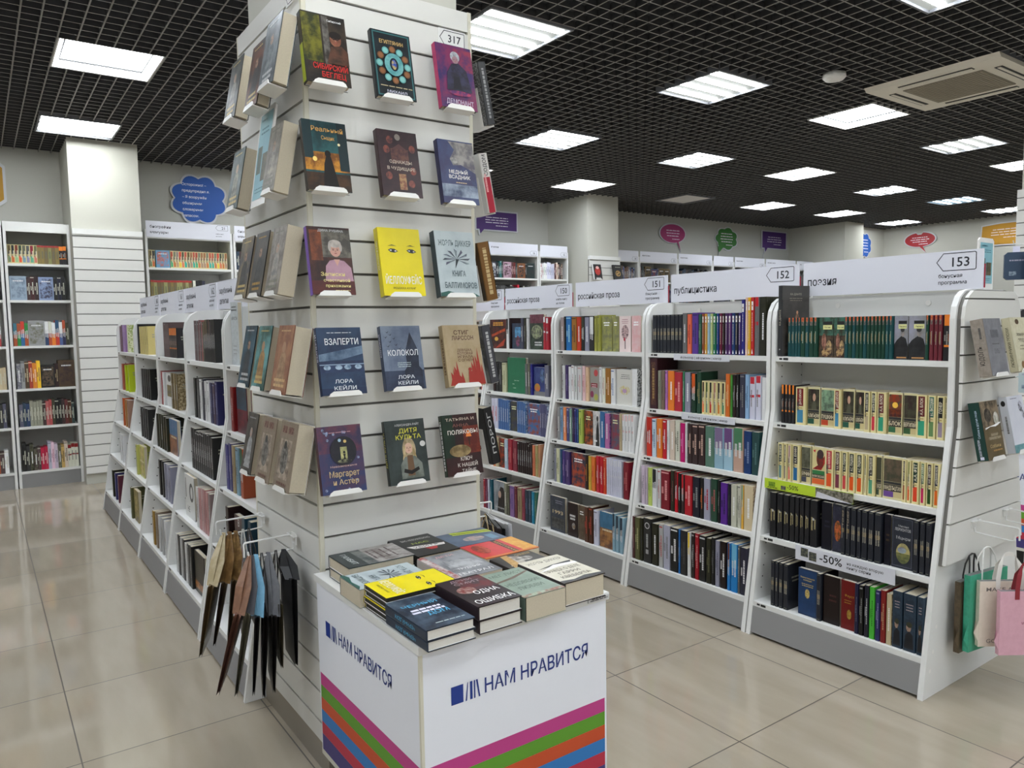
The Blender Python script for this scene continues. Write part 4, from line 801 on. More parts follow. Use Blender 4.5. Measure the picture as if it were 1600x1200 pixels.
def a7(F, S):
    noise_bg(F, '4a2a22', '2c1c1a', 14); F.rect(.3, .55, 1, .97, '4a4640', '7a7468', 30); F.rect(.05, .5, .32, .95, '8a4a28', '5a3020', 20)
    F.ell(.62, .66, .13, .1, 'd0a090'); F.ell(.62, .755, .15, .06, 'c9c0b8', 'a9a098', 60); F.ell(.49, .7, .035, .06, 'b9b0a8'); F.ell(.75, .7, .035, .06, 'b9b0a8'); features(F, .62, .65, .13); F.poly([(.32, .2), (.98, .2), (.95, .4), (.8, .5), (.62, .52), (.46, .5), (.36, .42)], 'b890a0', 'a88090', 20); F.poly([(.56, .52), (.7, .52), (.63, .42)], 'd0a090'); F.rect(0, 0, 1, .2, '5a2420', '4a1e1c', 20)
    F.text('ДИНА РУБИНА', .55, .945, w=F.w*.6, h=.007, c='ccc'); F.text('Записки', .5, .3, w=F.w*.56, h=.011, c='e8d890'); F.text('счастливой', .58, .21, w=F.w*.62, h=.009, c='e8d890'); F.text('прихожанки', .6, .13, w=F.w*.58, h=.009, c='e8d890'); F.bars(.7, .06, .35, 1, .1, .008, 'e8d890', rb); S.rect(0, 0, 1, 1, '7a5ab0')
def eyes(F, x0, x1, y):
    for cx, m in ((x0, 1), (x1, -1)):
        F.poly([(cx-.12, y+.012), (cx-.05, y+.035), (cx+.04, y+.03), (cx+.12, y-.005), (cx+.03, y-.028), (cx-.06, y-.02)], '222'); F.poly([(cx-.09, y+.01), (cx, y+.02), (cx+.09, y-.003), (cx, y-.016)], 'f4f4ee'); F.ell(cx+.0, y+.002, .04, .024, '222')
        F.poly([(cx-.12, y+.07), (cx-.02, y+.092), (cx+.1, y+.07), (cx-.02, y+.078)], '222')
def a8(F, S):
    noise_bg(F, 'e6d400', 'eedb10', 6); eyes(F, .32, .76, .66); F.text('ЙЕЛЛОУФЕЙС', .5, .23, w=F.w*.86, h=.024, c='f0ecdc'); F.text('РЕБЕККА КУАНГ', .5, .11, w=F.w*.54, h=.006, c='55501c'); S.text('ЙЕЛЛОУФЕЙС', .5, .6, w=.09, h=.009, c='f6f2d8', rot=90)
def a9(F, S):
    noise_bg(F, 'b9c4c6', 'aab6ba', 8); F.text('ЖОЭЛЬ ДИККЕР', .5, .82, w=F.w*.84, h=.019, c='4a5a5e')
    for a in range(9):
        t = math.radians(-30+a*30); F.poly([(.5, .57), (.5+.36*math.cos(t+.12), .57+.16*math.sin(t+.12)), (.5+.3*math.cos(t-.1), .57+.13*math.sin(t-.1))], '3a4448' if a % 2 else '7a888c', '556', 60)
    F.poly([(.48, .57), (.56, .57), (.44, .42)], '2c3438'); F.text('КНИГА', .52, .35, w=F.w*.34, h=.019, c='4a5a5e'); F.text('БАЛТИМОРОВ', .54, .17, w=F.w*.82, h=.019, c='4a5a5e'); F.poly([(0, 0), (1, 0), (.85, .05), (.5, .03), (.2, .08), (0, .05)], '2c5a50'); S.rect(0, 0, 1, 1, '3c4a50')
def a10(F, S):
    noise_bg(F, '28405f', '1b2b48', 8); F.poly([(0, .5), (.5, .52), (1, .6), (1, .72), (.5, .66), (0, .6)], '7a90a8', '3a526e', 10); F.rect(0, .33, 1, .5, '1e2c4a', '2a3c60', 16); F.rect(0, .44, 1, .455, '8aa0b8')
    for x in (.16, .42, .62, .86): F.ell(x, .405, .08, .035, 'a8bcd0', '5a7490', 60)
    F.rect(0, 0, 1, .1, '1a2a4a'); F.text('ВЗАПЕРТИ', .54, .79, w=F.w*.76, h=.019, c='e8ecf0'); F.bars(.5, .92, .55, 1, .1, .01, 'cfd6de', rb); F.text('ЛОРА', .5, .2, w=F.w*.4, h=.011, c='dde2e8'); F.text('КЕЙЛИ', .52, .1, w=F.w*.5, h=.011, c='dde2e8'); S.text('ВЗАПЕРТИ', .5, .7, w=.08, h=.009, c='dde', rot=90)
def a11(F, S):
    noise_bg(F, '7a8698', '56627a', 7); F.rect(0, 0, 1, .3, '2a3248', '3a465e', 10); F.poly([(.5, .0), (.95, .0), (.95, .3), (.88, .36), (.9, .6), (.84, .7), (.72, .9), (.62, .7), (.56, .6), (.58, .36), (.5, .3)], '1e2434', '2c3448', 20)
    for x, y in ((.15, .9), (.22, .86), (.1, .82), (.3, .8), (.2, .75), (.34, .7), (.14, .68), (.42, .64), (.26, .62)): F.poly([(x-.05, y+.02), (x, y), (x+.05, y+.025), (x+.01, y-.012)], '1a1e2a')
    F.text('КОЛОКОЛ', .5, .58, w=F.w*.76, h=.018, c='e8ecf0'); F.bars(.5, .42, .4, 3, .03, .008, 'cdd', rb); F.text('ЛОРА', .52, .2, w=F.w*.42, h=.011, c='dde2e8'); F.text('КЕЙЛИ', .55, .11, w=F.w*.5, h=.011, c='dde2e8'); S.rect(0, 0, 1, 1, '3a465e'); S.text('КОЛОКОЛ', .5, .7, w=.07, h=.009, c='dde', rot=90)
def a12(F, S):
    noise_bg(F, 'b09c7c', 'a8946f', 30); F.text('СТИГ', .5, .88, w=F.w*.42, h=.014, c='4a2018'); F.text('ЛАРССОН', .52, .79, w=F.w*.6, h=.014, c='4a2018')
    for i, t in enumerate(('ДЕВУШКА,', 'КОТОРАЯ', 'ИГРАЛА', 'С ОГНЕМ')): F.text(t, .54, .59-i*.055, w=F.w*.42, h=.0085, c='5a3020')
    for x, h in ((.14, .3), (.24, .42), (.36, .24), (.72, .5), (.84, .62), (.92, .36)): F.poly([(x-.09, .02), (x+.1, .02), (x+.08, h*.5), (x+.03, h), (x+.01, h*.62), (x-.05, h*.8), (x-.04, h*.4)], '9c2f24')
    F.ell(.62, .27, .05, .03, '9c2f24'); F.poly([(.55, .02), (.72, .02), (.68, .24), (.58, .24)], '9c2f24'); S.bars(.5, .6, .6, 1, 1, .5, '6a5030', rb, rot=1)
def a13(F, S):
    noise_bg(F, '4a3a58', '2e3a60', 10); F.rect(0, .6, 1, 1, '6a3a4c', '3c3452', 16); F.rect(0, 0, 1, .3, '2c3c66', '4a3a58', 18)
    for i in range(16): F.ell(.08+.84*rb.random(), .05+.9*rb.random(), .03, .02, '9aa6c8', '445', 90)
    F.ell(.55, .62, .3, .22, '1e2026', '2a2630', 30); F.rect(.48, .5, .63, .68, 'c9c488', '8a8a5a', 30); F.poly([(.51, .46), (.61, .46), (.578, .53), (.59, .575), (.535, .575), (.547, .53)], '17171b'); F.ell(.562, .6, .026, .02, '17171b'); F.ell(.555, .47, .16, .025, '8a8a6a', '2a2a2a', 60); F.ell(.48, .78, .035, .024, 'a9c4d8'); F.ell(.6, .76, .035, .024, 'd8b870')
    F.text('Невозможные', .52, .4, w=F.w*.6, h=.006, c='c9a8a0'); F.text('Маргарет', .52, .29, w=F.w*.68, h=.018, c='cdb48a'); F.text('и Астер', .54, .17, w=F.w*.58, h=.016, c='cdb48a'); F.bars(.5, .9, .5, 1, .1, .012, 'b98a90', rb); S.rect(0, 0, 1, 1, '4a2c34', '3a2a40', 20)
def a14(F, S):
    noise_bg(F, '2c3432', '3c4644', 10); F.ell(.55, .52, .17, .2, 'b9a888', '8a7858', 40); F.ell(.54, .55, .1, .085, 'd6b09a'); features(F, .54, .545, .1); F.poly([(.42, .6), (.36, .34), (.44, .4), (.46, .58)], 'c9b488', '9a8458', 60); F.poly([(.64, .62), (.74, .34), (.64, .4), (.62, .58)], 'c9b488', '9a8458', 60); F.poly([(.3, .08), (.86, .08), (.84, .3), (.68, .42), (.42, .42), (.3, .3)], '7a8078', '5a6058', 24); F.poly([(.46, .12), (.64, .12), (.62, .44), (.48, .44)], '6a5038'); F.poly([(.36, .18), (.55, .14), (.76, .2), (.74, .25), (.55, .2), (.38, .24)], '1c1815'); F.ell(.9, .6, .07, .045, 'd8d8d4')
    F.text('АЛЕКСАНДРА РАЙТ', .55, .92, w=F.w*.62, h=.0065, c='ccc'); F.text('ДИТЯ', .56, .83, w=F.w*.46, h=.014, c='d9d450'); F.text('КУЛЬТА', .56, .73, w=F.w*.64, h=.014, c='d9d450'); S.text('ДИТЯ КУЛЬТА', .5, .55, w=.11, h=.009, c='bdb850', rot=90)
def a15(F, S):
    noise_bg(F, '3a1a1a', '241818', 8); F.rect(0, .3, .3, 1, '1c3020', '142018', 10); F.rect(.55, .35, 1, .8, '5a2018', '8a3a20', 14); F.poly([(.62, .62), (.78, .62), (.74, .72), (.66, .72)], 'e0803a'); F.ell(.42, .4, .3, .1, 'a08a60', '6a5838', 30); F.rect(.68, .48, .72, .62, '3a2018')
    F.text('ТАТЬЯНА И', .5, .92, w=F.w*.8, h=.009, c='c9b8a8'); F.text('АННА', .5, .82, w=F.w*.46, h=.01, c='8a5a50'); F.text('ПОЛЯКОВЫ', .54, .71, w=F.w*.84, h=.014, c='e8e0d8'); F.text('КЛЮЧ', .56, .27, w=F.w*.32, h=.013, c='d8d0c8'); F.text('К НАШЕЙ', .58, .17, w=F.w*.56, h=.012, c='d8d0c8'); F.text('ТАЙНЕ', .6, .07, w=F.w*.4, h=.012, c='d8d0c8'); S.bars(.5, .5, .8, 1, 1, .5, 'ccc', rb, rot=1)
FR = [ # x, z, w, h, t, art, base, spine, label
 (.790, 2.088, .132, .208, .03, a1, '1d1a17', '1d1a17', 'dark book with red title and yellow-green lower spine'),
 (1.003, 2.082, .13, .208, .022, a2, '151a1e', '151a1e', 'black book with a ring of teal and copper discs'),
 (1.222, 2.085, .132, .21, .024, a3, '3a2a5c', 'a42c58', 'purple book with white-haired figure and pink spine'),
 (.782, 1.791, .132, .206, .022, a4, '1c3a3e', '2a2420', 'book with dark silhouette before orange street lights'),
 (1.013, 1.795, .134, .206, .026, a5, '3a2428', '3a2428', 'dark maroon book with ornate house and flowers'),
 (1.222, 1.79, .132, .208, .026, a6, '2a2a52', '25254a', 'indigo book with a grey horse'),
 (.785, 1.497, .13, .2, .024, a7, '4a2a22', '7a5ab0', 'book with smiling grey-haired woman and purple spine'),
 (1.007, 1.496, .142, .212, .03, a8, 'e6d400', 'd8c820', 'bright yellow book with two drawn eyes on the column'),
 (1.203, 1.496, .146, .214, .032, a9, 'b9c4c6', '3c4a50', 'pale grey book with a fan of dark feathers on the column'),
 (.803, 1.206, .138, .2, .022, a10, '28405f', '1e2c4a', 'blue book with a train in snow'),
 (1.006, 1.208, .136, .2, .024, a11, '56627a', '3a465e', 'blue-grey book with a dark bell tower and birds'),
 (1.225, 1.206, .138, .202, .028, a12, 'b09c7c', 'a08c68', 'tan book with red flames'),
 (.793, .915, .138, .2, .022, a13, '4a3a58', '4a2c34', 'purple and blue ornate book with a dark keyhole'),
 (1.01, .914, .138, .2, .022, a14, '2c3432', '1e2422', 'dark book with a blonde reader and yellow title'),
 (1.214, .915, .136, .2, .024, a15, '3a1a1a', '1c3020', 'dark red and green book with a lit red lamp')]
for x, z, w, h, t, art, c, cs, lb in FR:
    show_book((x, CY0-.094, z), 0, w, h, t, art, lb, 'books shown on the column front', c, cs)

# ---- column side facing the left aisle
def side_art(c, c2, p, acc, acc2, bars='c9b070', hood=None):
    def f(F, S):
        F.rect(0, 0, 1, 1, c, c2, p); F.poly([(.25, .1), (.8, .1), (.72, .55), (.6, .62), (.42, .6), (.32, .5)], acc, acc2, 40); F.ell(.52, .68, .11, .08, hood or 'b08a70', acc, 60)
        F.bars(.52, .2, .7, 2, .08, .04, bars, rb); F.bars(.5, .92, .6, 1, .1, .02, bars, rb); S.bars(.5, .5, .6, 1, 1, .4, bars, rb, rot=1)
    return f
def horse(F, S):
    F.rect(0, 0, 1, 1, '8f8070', '857664', 60); F.rect(.14, .83, .42, .93, '5a3430', '8a6a5c', 90); F.rect(.5, .83, .8, .93, '5a3430', '8a6a5c', 90); F.rect(.12, .16, .82, .74, 'b0a090', '6a5c50', 30); F.ell(.46, .45, .22, .22, '4a4642', '8a8680', 60); F.ell(.45, .66, .08, .06, '333'); F.bars(.5, .09, .6, 1, .1, .04, '6a4a40', rb); S.bars(.5, .5, .6, 1, 1, .4, '6a4a40', rb, rot=1)
LF = [ # y near, z, w, t, art, label, base, soft
 (2.515, 2.085, .13, .045, side_art('5a5c58', '3a3c38', 20, '8a8478', '55504a'), 'grey book with pale figure, farthest in the top row of the column side', '444', 0),
 (2.285, 2.068, .13, .04, side_art('2c2826', '6a3c24', 16, '3a3430', '222'), 'dark book with bearded man, middle of the column side top row', '1f1c1a', 0),
 (2.135, 2.092, .135, .045, side_art('7c8488', '4a5054', 16, '5a6468', '8a8e90', 'ccc'), 'grey-blue book nearest the corner in the column side top row', '50565a', 0),
 (2.535, 1.797, .13, .045, side_art('5a6a6a', '3a4a48', 18, '8a8a78', '4a4a40'), 'teal-grey book with figure, second row of the column side', '3a4442', 0),
 (2.165, 1.796, .112, .045, side_art('8a8274', '5a544a', 24, '6a6258', 'aaa090', '665'), 'beige paperback beside the blue leaflet frame on the column side', '8a8274', 1),
 (2.48, 1.503, .13, .042, side_art('4a4a50', '8a7a5c', 12, '2c2a2c', '444'), 'dark book with sunlit cloud, farthest in the third row of the column side', '2c2a2e', 0),
 (2.325, 1.503, .125, .045, side_art('3a3a38', '55504a', 16, '2a2a2a', '444', 'b08a40'), 'dark book with gold lettering, middle of the third row of the column side', '232322', 0),
 (2.165, 1.502, .12, .05, side_art('9a9288', '6a625a', 24, 'aaa298', '777', '776'), 'light grey paperback nearest the corner in the third row of the column side', '8f877c', 1),
 (2.49, 1.212, .125, .042, side_art('3a5c6c', '1f2c34', 12, '23282c', '3a3c40', 'bbb'), 'dark teal book with figure, farthest in the fourth row of the column side', '1f2a30', 0),
 (2.335, 1.21, .13, .045, side_art('6aa0a0', '3a5c54', 14, 'b08a58', '8a6a44'), 'turquoise book with golden figure, fourth row of the column side', '2c3a38', 0),
 (2.135, 1.21, .135, .055, side_art('8a5c48', 'a87a5c', 20, 'b09070', '8a6a50', 'd0b080'), 'red-brown book with cream figure nearest the corner, fourth row of column side', '7a5040', 0),
 (2.515, .917, .11, .05, side_art('55504a', '3a3632', 18, 'aaa', '777', '999'), 'dark grey book, farthest in the bottom row of the column side', '4a4640', 0),
 (2.325, .918, .135, .055, horse, 'taupe book with grey rider, middle of the column side bottom row', '8f8070', 0),
 (2.14, .92, .14, .055, horse, 'taupe book with grey rider nearest the corner, column side bottom row', '8f8070', 0)]
for y, z, w, t, art, lb, c, soft in LF:
    show_book((CX0-.1, y+w, z), -math.pi/2, w, .205, t, art, lb, 'books shown on the column side', c, None, None, 40, False, bool(soft), hl=lb)
def leaflet(label, loc, rotz, w, h, tilt=0.):
    t = tag(empty('leaflet_frame', loc, (tilt, 0, rotz)), label, 'leaflet frame')
    mb = MB(); F0 = [(-.012, 0), (w+.012, 0), (w+.012, h+.03), (w, h+.04), (0, h+.04), (-.012, h+.03)]
    mb.prism(F0, lambda u, v, s: (u, s, v), 0, .006); mb.build('frame', M_PLASTIC, t)
    mb = MB(); F = Face(mb, (0, -.0008, .022), (1, 0, 0), (0, 0, 1), (0, -1, 0), w, h); F.rect(0, 0, 1, 1, '8fc0ca', '86b6c4', 6)
    F.rect(.08, .3, .42, .62, '4a5a54', '5c6a5c', 60); F.rect(.5, .2, .9, .52, '4a4a40', '6a644c', 60); F.bars(.5, .82, .75, 2, .05, .02, '4a7a88', rb); F.bars(.5, .12, .8, 2, .04, .012, '4a7a88', rb); F.text('новинки', .35, .93, w=w*.4, h=.008, c='3f6f80'); mb.build('leaflet', M_PRINT, t)
    return t
leaflet('tall white-framed blue leaflet on the column side, second row', (CX0-.085, 2.425, 1.78), -math.pi/2, .118, .27, math.radians(-9))

# ---- column side facing the right row: seen edge on
def spine_show(c, c2, p, txt, tc): 
    def f(F, S):
        F.rect(0, 0, 1, 1, c, c2, p)
        if txt: S.text(txt, .5, .55, w=.15, h=min(.014, S.w*.6), c=tc, rot=90)
        else: S.bars(.5, .5, .8, 1, 1, .4, tc, rb, rot=1)
    return f
def redwhite(F, S): F.rect(0, 0, 1, 1, 'd8d4d0'); S.rect(0, 0, 1, .6, 'b01c34'); S.text('СОДОМ', .5, .8, w=.07, h=.014, c='222', rot=90); S.bars(.5, .3, .3, 1, 1, .3, 'eaa', rb, rot=1)
for z, t, h, art, c, cs, c2, p, lb in ((2.09, .03, .205, spine_show('333', '999', 120, '', '888'), '333', '2c2c2e', '888', 220, 'dark glittering book seen edge on, top of the right column side'),
  (1.793, .034, .2, redwhite, 'ddd', 'd8d4d0', None, 40, 'white and red book seen edge on at the right column side'),
  (1.495, .045, .2, spine_show('7a5a28', '3a2c1c', 16, '', 'c9b080'), '5a4020', '7a5424', '3a2c18', 14, 'golden brown book seen edge on at the right column side'),
  (1.205, .035, .205, spine_show('444', '777', 30, '', 'bbb'), '444', '44444a', '777', 20, 'dark grey book seen edge on at the right column side'),
  (.918, .034, .205, spine_show('222', '222', 30, 'ПОРОГ', 'bbb'), '1a1a1c', '1a1a1c', None, 40, 'black book seen edge on, bottom of the right column side')):
    show_book((CX1+.098, 2.172, z), math.pi/2, .13, h, t, art, lb, 'books on the right column side', c, cs, c2, p)

# ---- stacks on the striped table
def flat_book(x0, y0, L, W, zt, t, art, label, c, cs=None, up='y', white=False, soft=False, yaw=0., grp='books lying on the striped table', c2=None, p=40.):
    """lies on its back; up='y': head towards the column, up='x': head to the right"""
    w, h = (W, L) if up == 'y' else (L, W)
    if up == 'y': w, h = L, W
    else: w, h = W, L
    mb, F, S, pg = book_parts(w, h, t, c, cs, c2, p, soft)
    if art: art(F, S)
    o = finish(mb, pg, 'stacked_book', white, root=True)
    m = Matrix.Rotation(-math.pi/2, 4, 'X')
    if up == 'x': m = Matrix.Rotation(-math.pi/2, 4, 'Z') @ m
    m = Matrix.Rotation(math.radians(yaw), 4, 'Z') @ m
    m.translation = (x0, y0, zt) if up == 'y' else (x0, y0+w, zt)
    o.matrix_world = m; tag(o, label, 'book', grp); return o
TZ = .6655
def t4(F, S):
    noise_bg(F, '1c2636', '4a5a6c', 12); F.rect(0, .75, 1, 1, '5a6a78', '2c3848', 14)
    F.text('ЧЕРНЫЙ', .5, .74, w=F.w*.72, h=.017, c='4fa8d0'); F.text('ДОМ', .62, .42, w=F.w*.44, h=.02, c='4fa8d0'); F.bars(.5, .58, .7, 2, .08, .05, 'dde', rb); F.bars(.6, .12, .6, 1, .1, .02, 'bcc', rb); S.text('ЧЕРНЫЙ ДОМ', .5, .5, w=.1, h=.009, c='4fa8d0', rot=90)
def t7(F, S): noise_bg(F, '2c1c22', '1c181c', 10); F.rect(.3, .5, 1, .95, '4a3a40', '6a2a30', 20); F.ell(.3, .55, .2, .12, 'a89088', '7a2a28', 50); F.text('ДЭНИ', .5, .9, w=F.w*.5, h=.014, c='99888c'); F.text('СМИТ', .55, .79, w=F.w*.6, h=.014, c='99888c'); F.text('ОДНА', .62, .42, w=F.w*.56, h=.024, c='f0f0ee'); F.text('ОШИБКА', .52, .13, w=F.w*.86, h=.026, c='f0f0ee')
def t1(F, S): noise_bg(F, '3c4444', '7a7c78', 14); F.rect(0, .45, 1, 1, 'a8a4a0', '77706c', 20); F.rect(0, 0, 1, .3, '2c3434'); F.text('ГАМБИТ', .5, .16, w=F.w*.7, h=.016, c='bcc4c0'); F.bars(.5, .8, .7, 4, .1, .03, '544', rb)
def t5(F, S): noise_bg(F, '1e1e1e', '262624', 10); F.text('ВАС НЕВОЗМОЖНО', .55, .82, w=F.w*.7, h=.016, c='d8d8d4'); F.text('НАС', .52, .62, w=F.w*.4, h=.014, c='a8c040'); F.poly([(.1, .5), (.95, .42), (.9, .32), (.2, .36)], 'd8d4d0'); F.text('УБИТЬ', .5, .41, w=F.w*.6, h=.013, c='333'); F.poly([(.4, .32), (.7, .32), (.62, .2), (.48, .2)], 'b02c2c')
def t6(F, S): noise_bg(F, '9a9ca0', '6a6c70', 10); F.rect(0, 0, .14, 1, 'c8c0bc', 'a04a4a', 40); F.poly([(.2, .3), (.95, .35), (.85, .6), (.3, .7)], 'b8babc', '77787c', 16); F.text('ТРУДНЫЙ', .55, .3, w=F.w*.5, h=.013, c='f0f0f0'); F.text('ТЕАТРАЛ', .52, .12, w=F.w*.76, h=.016, c='e8e8e8'); F.text('ДЕТИ', .5, .88, w=F.w*.4, h=.014, c='d0a0a0')
def t8(F, S): noise_bg(F, '5a6a80', '48586e', 8); F.poly([(0, .3), (.2, .3), (.4, 1), (.2, 1)], 'c8d82c'); F.poly([(.1, .3), (.14, .3), (.32, 1), (.28, 1)], '222'); F.ell(.65, .5, .16, .2, 'c0a098', '8a8a8c', 50); F.rect(.55, .75, .9, .9, '6a90a8')
def t9(F, S): noise_bg(F, 'c83038', 'd03c38', 8); F.rect(0, .74, 1, 1, 'd8963a', 'e0b050', 40); F.rect(0, .56, 1, .66, '2c2420'); F.text('КЕНТУККИ', .5, .61, w=F.w*.8, h=.01, c='d8a050'); F.ell(.4, .2, .3, .12, '7a2420', 'b85030', 50); F.rect(.92, 0, 1, 1, 'd07a30')
def t10(F, S): noise_bg(F, '3a3632', '2c2826', 10); F.poly([(.1, .2), (.5, .3), (.6, .8), (.4, .9)], 'b8b0a4', '8a8078', 30); F.poly([(.1, 0), (.3, 0), (.42, 1), (.26, 1)], 'b08848', 'c8a060', 60); F.ell(.6, .55, .2, .16, 'c8c4bc', '6a645c', 40); F.bars(.75, .9, .4, 2, .07, .03, 'b09860', rb)
def t11(F, S): noise_bg(F, '8a9c8c', '7c8c7e', 10); F.text('МЕГ ЛИСТ', .5, .86, w=F.w*.8, h=.018, c='55685a'); F.text('НЕДОВЕРИЕ', .52, .48, w=F.w*.84, h=.02, c='55685a'); F.text('ЛЮБВИ', .5, .3, w=F.w*.6, h=.02, c='55685a'); F.poly([(.0, .6), (.5, .66), (1, .8), (1, .84), (.5, .72), (0, .64)], '6a5a4c'); F.rect(0, 0, 1, .08, '8a5a4a', '9aa890', 50)
def t12(F, S):
    noise_bg(F, 'd8d2c2', 'd2ccb8', 10); F.text('ЖОЭЛЬ ДИККЕР', .5, .86, w=F.w*.84, h=.018, c='77705f'); F.poly([(.05, .6), (.5, .68), (.98, .7), (.9, .62), (.5, .62)], '333'); F.poly([(0, .5), (.5, .66), (1, .62), (1, .56), (.5, .56)], 'eee')
    for i, q in enumerate(('ПРАВДА О ДЕЛЕ', 'ГАРРИ', 'КВЕБЕРТА')): F.text(q, .5, .46-i*.14, w=F.w*(.84, .5, .7)[i], h=.017, c='77705f')
    F.poly([(0, 0), (1, 0), (1, .06), (.6, .1), (.3, .05), (0, .09)], '3a3a3c')
def t2(F, S): a9(F, S)
def t3(F, S): a8(F, S)
def stack(x0, y0, L, W, ts, art, label, c, cs, up='y', white=False, soft=False, others='', yaw=0., c2=None, p=40.):
    z = TZ
    for i, t in enumerate(ts):
        top = i == len(ts)-1; z += t
        flat_book(x0+(0 if top else .002*(-1)**i), y0+(0 if top else .0015), L, W, z, t-.0005, art, label if top else f'{others}, {("bottom", "second", "third")[i]} of its pile on the table', c, cs, up, white, soft, yaw, 'books lying on the striped table', c2, p)
stack(.786, 1.452, .131, .208, (.026, .027), t4, 'dark blue book with bright blue title, nearest table corner', '1c2636', '2a3648', white=True, others='dark blue book under its twin')
stack(.932, 1.462, .128, .205, (.034, .036), t7, 'black book with big white title on the striped table', '221a1e', '2c2026', white=True, others='white-paged black book under its twin'  )
stack(1.067, 1.458, .13, .205, (.062,), t11, 'thick pale green book on the table', '7c8c7e', '5a6a60', soft=True)
stack(1.208, 1.475, .142, .208, (.064,), t12, 'thick cream book with black brush marks at the right table corner', '3a3436', '3a3436')
stack(.792, 1.664, .208, .132, (.016, .016, .016, .016), t3, 'yellow book with drawn eyes on the table', '2c2a20', 'c8b800', up='x', white='k', others='yellow-edged book')
stack(.78, 1.798, .208, .132, (.05,), t2, 'pale book with dark feathers lying on the table', '5a7068', '3c4a50', up='x', soft=True)
stack(.81, 1.936, .207, .15, (.03, .036), t1, 'grey book with dark lower band at the back corner of the table', '3c4444', '2c3434', up='x', others='grey book at the back corner')
stack(1.012, 1.692, .15, .222, (.03, .028), t6, 'silver-grey book with snowy scene', '9a9ca0', 'c0b8b4', soft=True, others='silver-grey book')
stack(1.026, 1.932, .145, .205, (.03, .028), t5, 'black book with white brush title at the table back', '1e1e1e', '1a1a1a', others='black book at the back under its twin')
stack(1.19, 1.682, .145, .118, (.05,), t10, 'black book with gold ribbon lying on the table', '3a3632', '2c2826')
stack(1.182, 1.803, .195, .15, (.026, .026), t9, 'red and orange book on the table', 'c85a30', 'd07a30', up='x', soft=True, others='red and orange book')
stack(1.178, 1.962, .19, .15, (.026, .024), t8, 'slate blue book with lime band at the table back', '5a6a80', '48586e', up='x', others='slate blue book')
mb = MB(); mb.box(0, 0, 0, .075, .004, .012, 'ccc'); F = Face(mb, (0, -.0003, 0), (1, 0, 0), (0, 0, 1), (0, -1, 0), .075, .012); F.bars(.5, .7, .9, 2, .35, .2, '444', rb)
o = mb.build('price_strip', M_MATT); o.location = (1.30, 1.4865, .651); tag(o, 'small grey price strip on the right front table edge', 'price strip')

# ---- slatted end panel of the right row with books and gift bags
EP = 1.279
t = tag(empty('slat_end_panel', (RX, EP, 0)), 'white slatted end panel on the near end of the right row', 'display panel')
def ep_x(z): return prof(z)+.012
zs = [.541+.1035*k for k in range(10)]
zed = [.495]+[q for z in zs[1:] for q in (z-.003, z+.003)]+[1.503]
for nm, off, mt in (('backing', .006, M_GROOVE),):
    m = MB(); o2 = [(x+.012, z) for x, z in PROF if z > .5]; o2 = [(ep_x(.495), .495)]+o2; o2 = o2+[(.844-x, z) for x, z in reversed(o2)]
    m.prism(o2, lambda u, v, s: (u, s, v-.003), .006, .0195); m.build('backing', M_GROOVE, t)
m = MB()
for i in range(0, len(zed), 2):
    a, b = zed[i], zed[i+1]; zz = [a]+[z for x, z in PROF if a < z < b]+[b]
    l = [(ep_x(min(z, 1.503)), z) for z in zz]; m.prism(l+[(.844-x, z) for x, z in reversed(l)], lambda u, v, s: (u, s, v), -.006, .0065)
m.build('slat_boards', M_SLAT, t)
def e1(F, S): noise_bg(F, '86868a', '77777c', 20); F.rect(.3, .66, .75, .8, '5c5c62', '6c6c70', 80); F.bars(.5, .55, .4, 1, .1, .02, '555', rb); F.rect(.36, .38, .7, .47, '6a6a6e', '85858a', 80); S.rect(0, 0, 1, 1, '9a9086', '8c8278', 60); S.text('ЮДОЛЬ', .42, .36, w=.07, h=.016, c='3a3632', rot=90); S.bars(.75, .65, .2, 1, 1, .2, '444', rb, rot=1)
def e2(F, S): noise_bg(F, 'd2cdb4', 'c8c2a4', 60); F.ell(.42, .92, .12, .05, '5a4a38'); F.text('ЛЮБИМЧИКИ', .6, .68, w=F.w*.7, h=.011, c='4a4438'); F.text('ЭПОХИ', .6, .57, w=F.w*.55, h=.014, c='3a342a'); F.bars(.6, .47, .6, 2, .06, .014, '776c54', rb); F.ell(.35, .12, .1, .07, '8a6a48'); F.ell(.8, .2, .06, .05, '7a8a58'); S.text('ЛЮБИМЧИКИ ЭПОХИ', .5, .45, w=.15, h=.01, c='4a4438', rot=90)
def e3(F, S): noise_bg(F, '6a5c44', '5c5038', 20); F.rect(0, .56, 1, 1, '8a7a64', '3a342c', 26); F.ell(.35, .76, .2, .12, '2c2824', '5a5248', 40); F.ell(.8, .68, .14, .12, 'd0ccc4', '998', 40); F.poly([(.1, .52), (.4, .56), (.7, .55), (1, .6), (1, .62), (.6, .58), (.1, .55)], 'eee'); F.text('ЗАХАР', .55, .42, w=F.w*.4, h=.009, c='c9bda4'); F.text('ПРИЛЕПИН', .55, .36, w=F.w*.68, h=.009, c='c9bda4'); F.text('Собаки', .5, .23, w=F.w*.6, h=.012, c='c0a878'); F.bars(.6, .15, .5, 1, .1, .025, 'b08a58', rb); S.text('Собаки и другие люди', .55, .62, w=.1, h=.008, c='bcd', rot=90); S.text('ЗАХАР ПРИЛЕПИН', .4, .22, w=.06, h=.008, c='dde', rot=90); S.rect(.3, .02, .7, .07, 'dde')
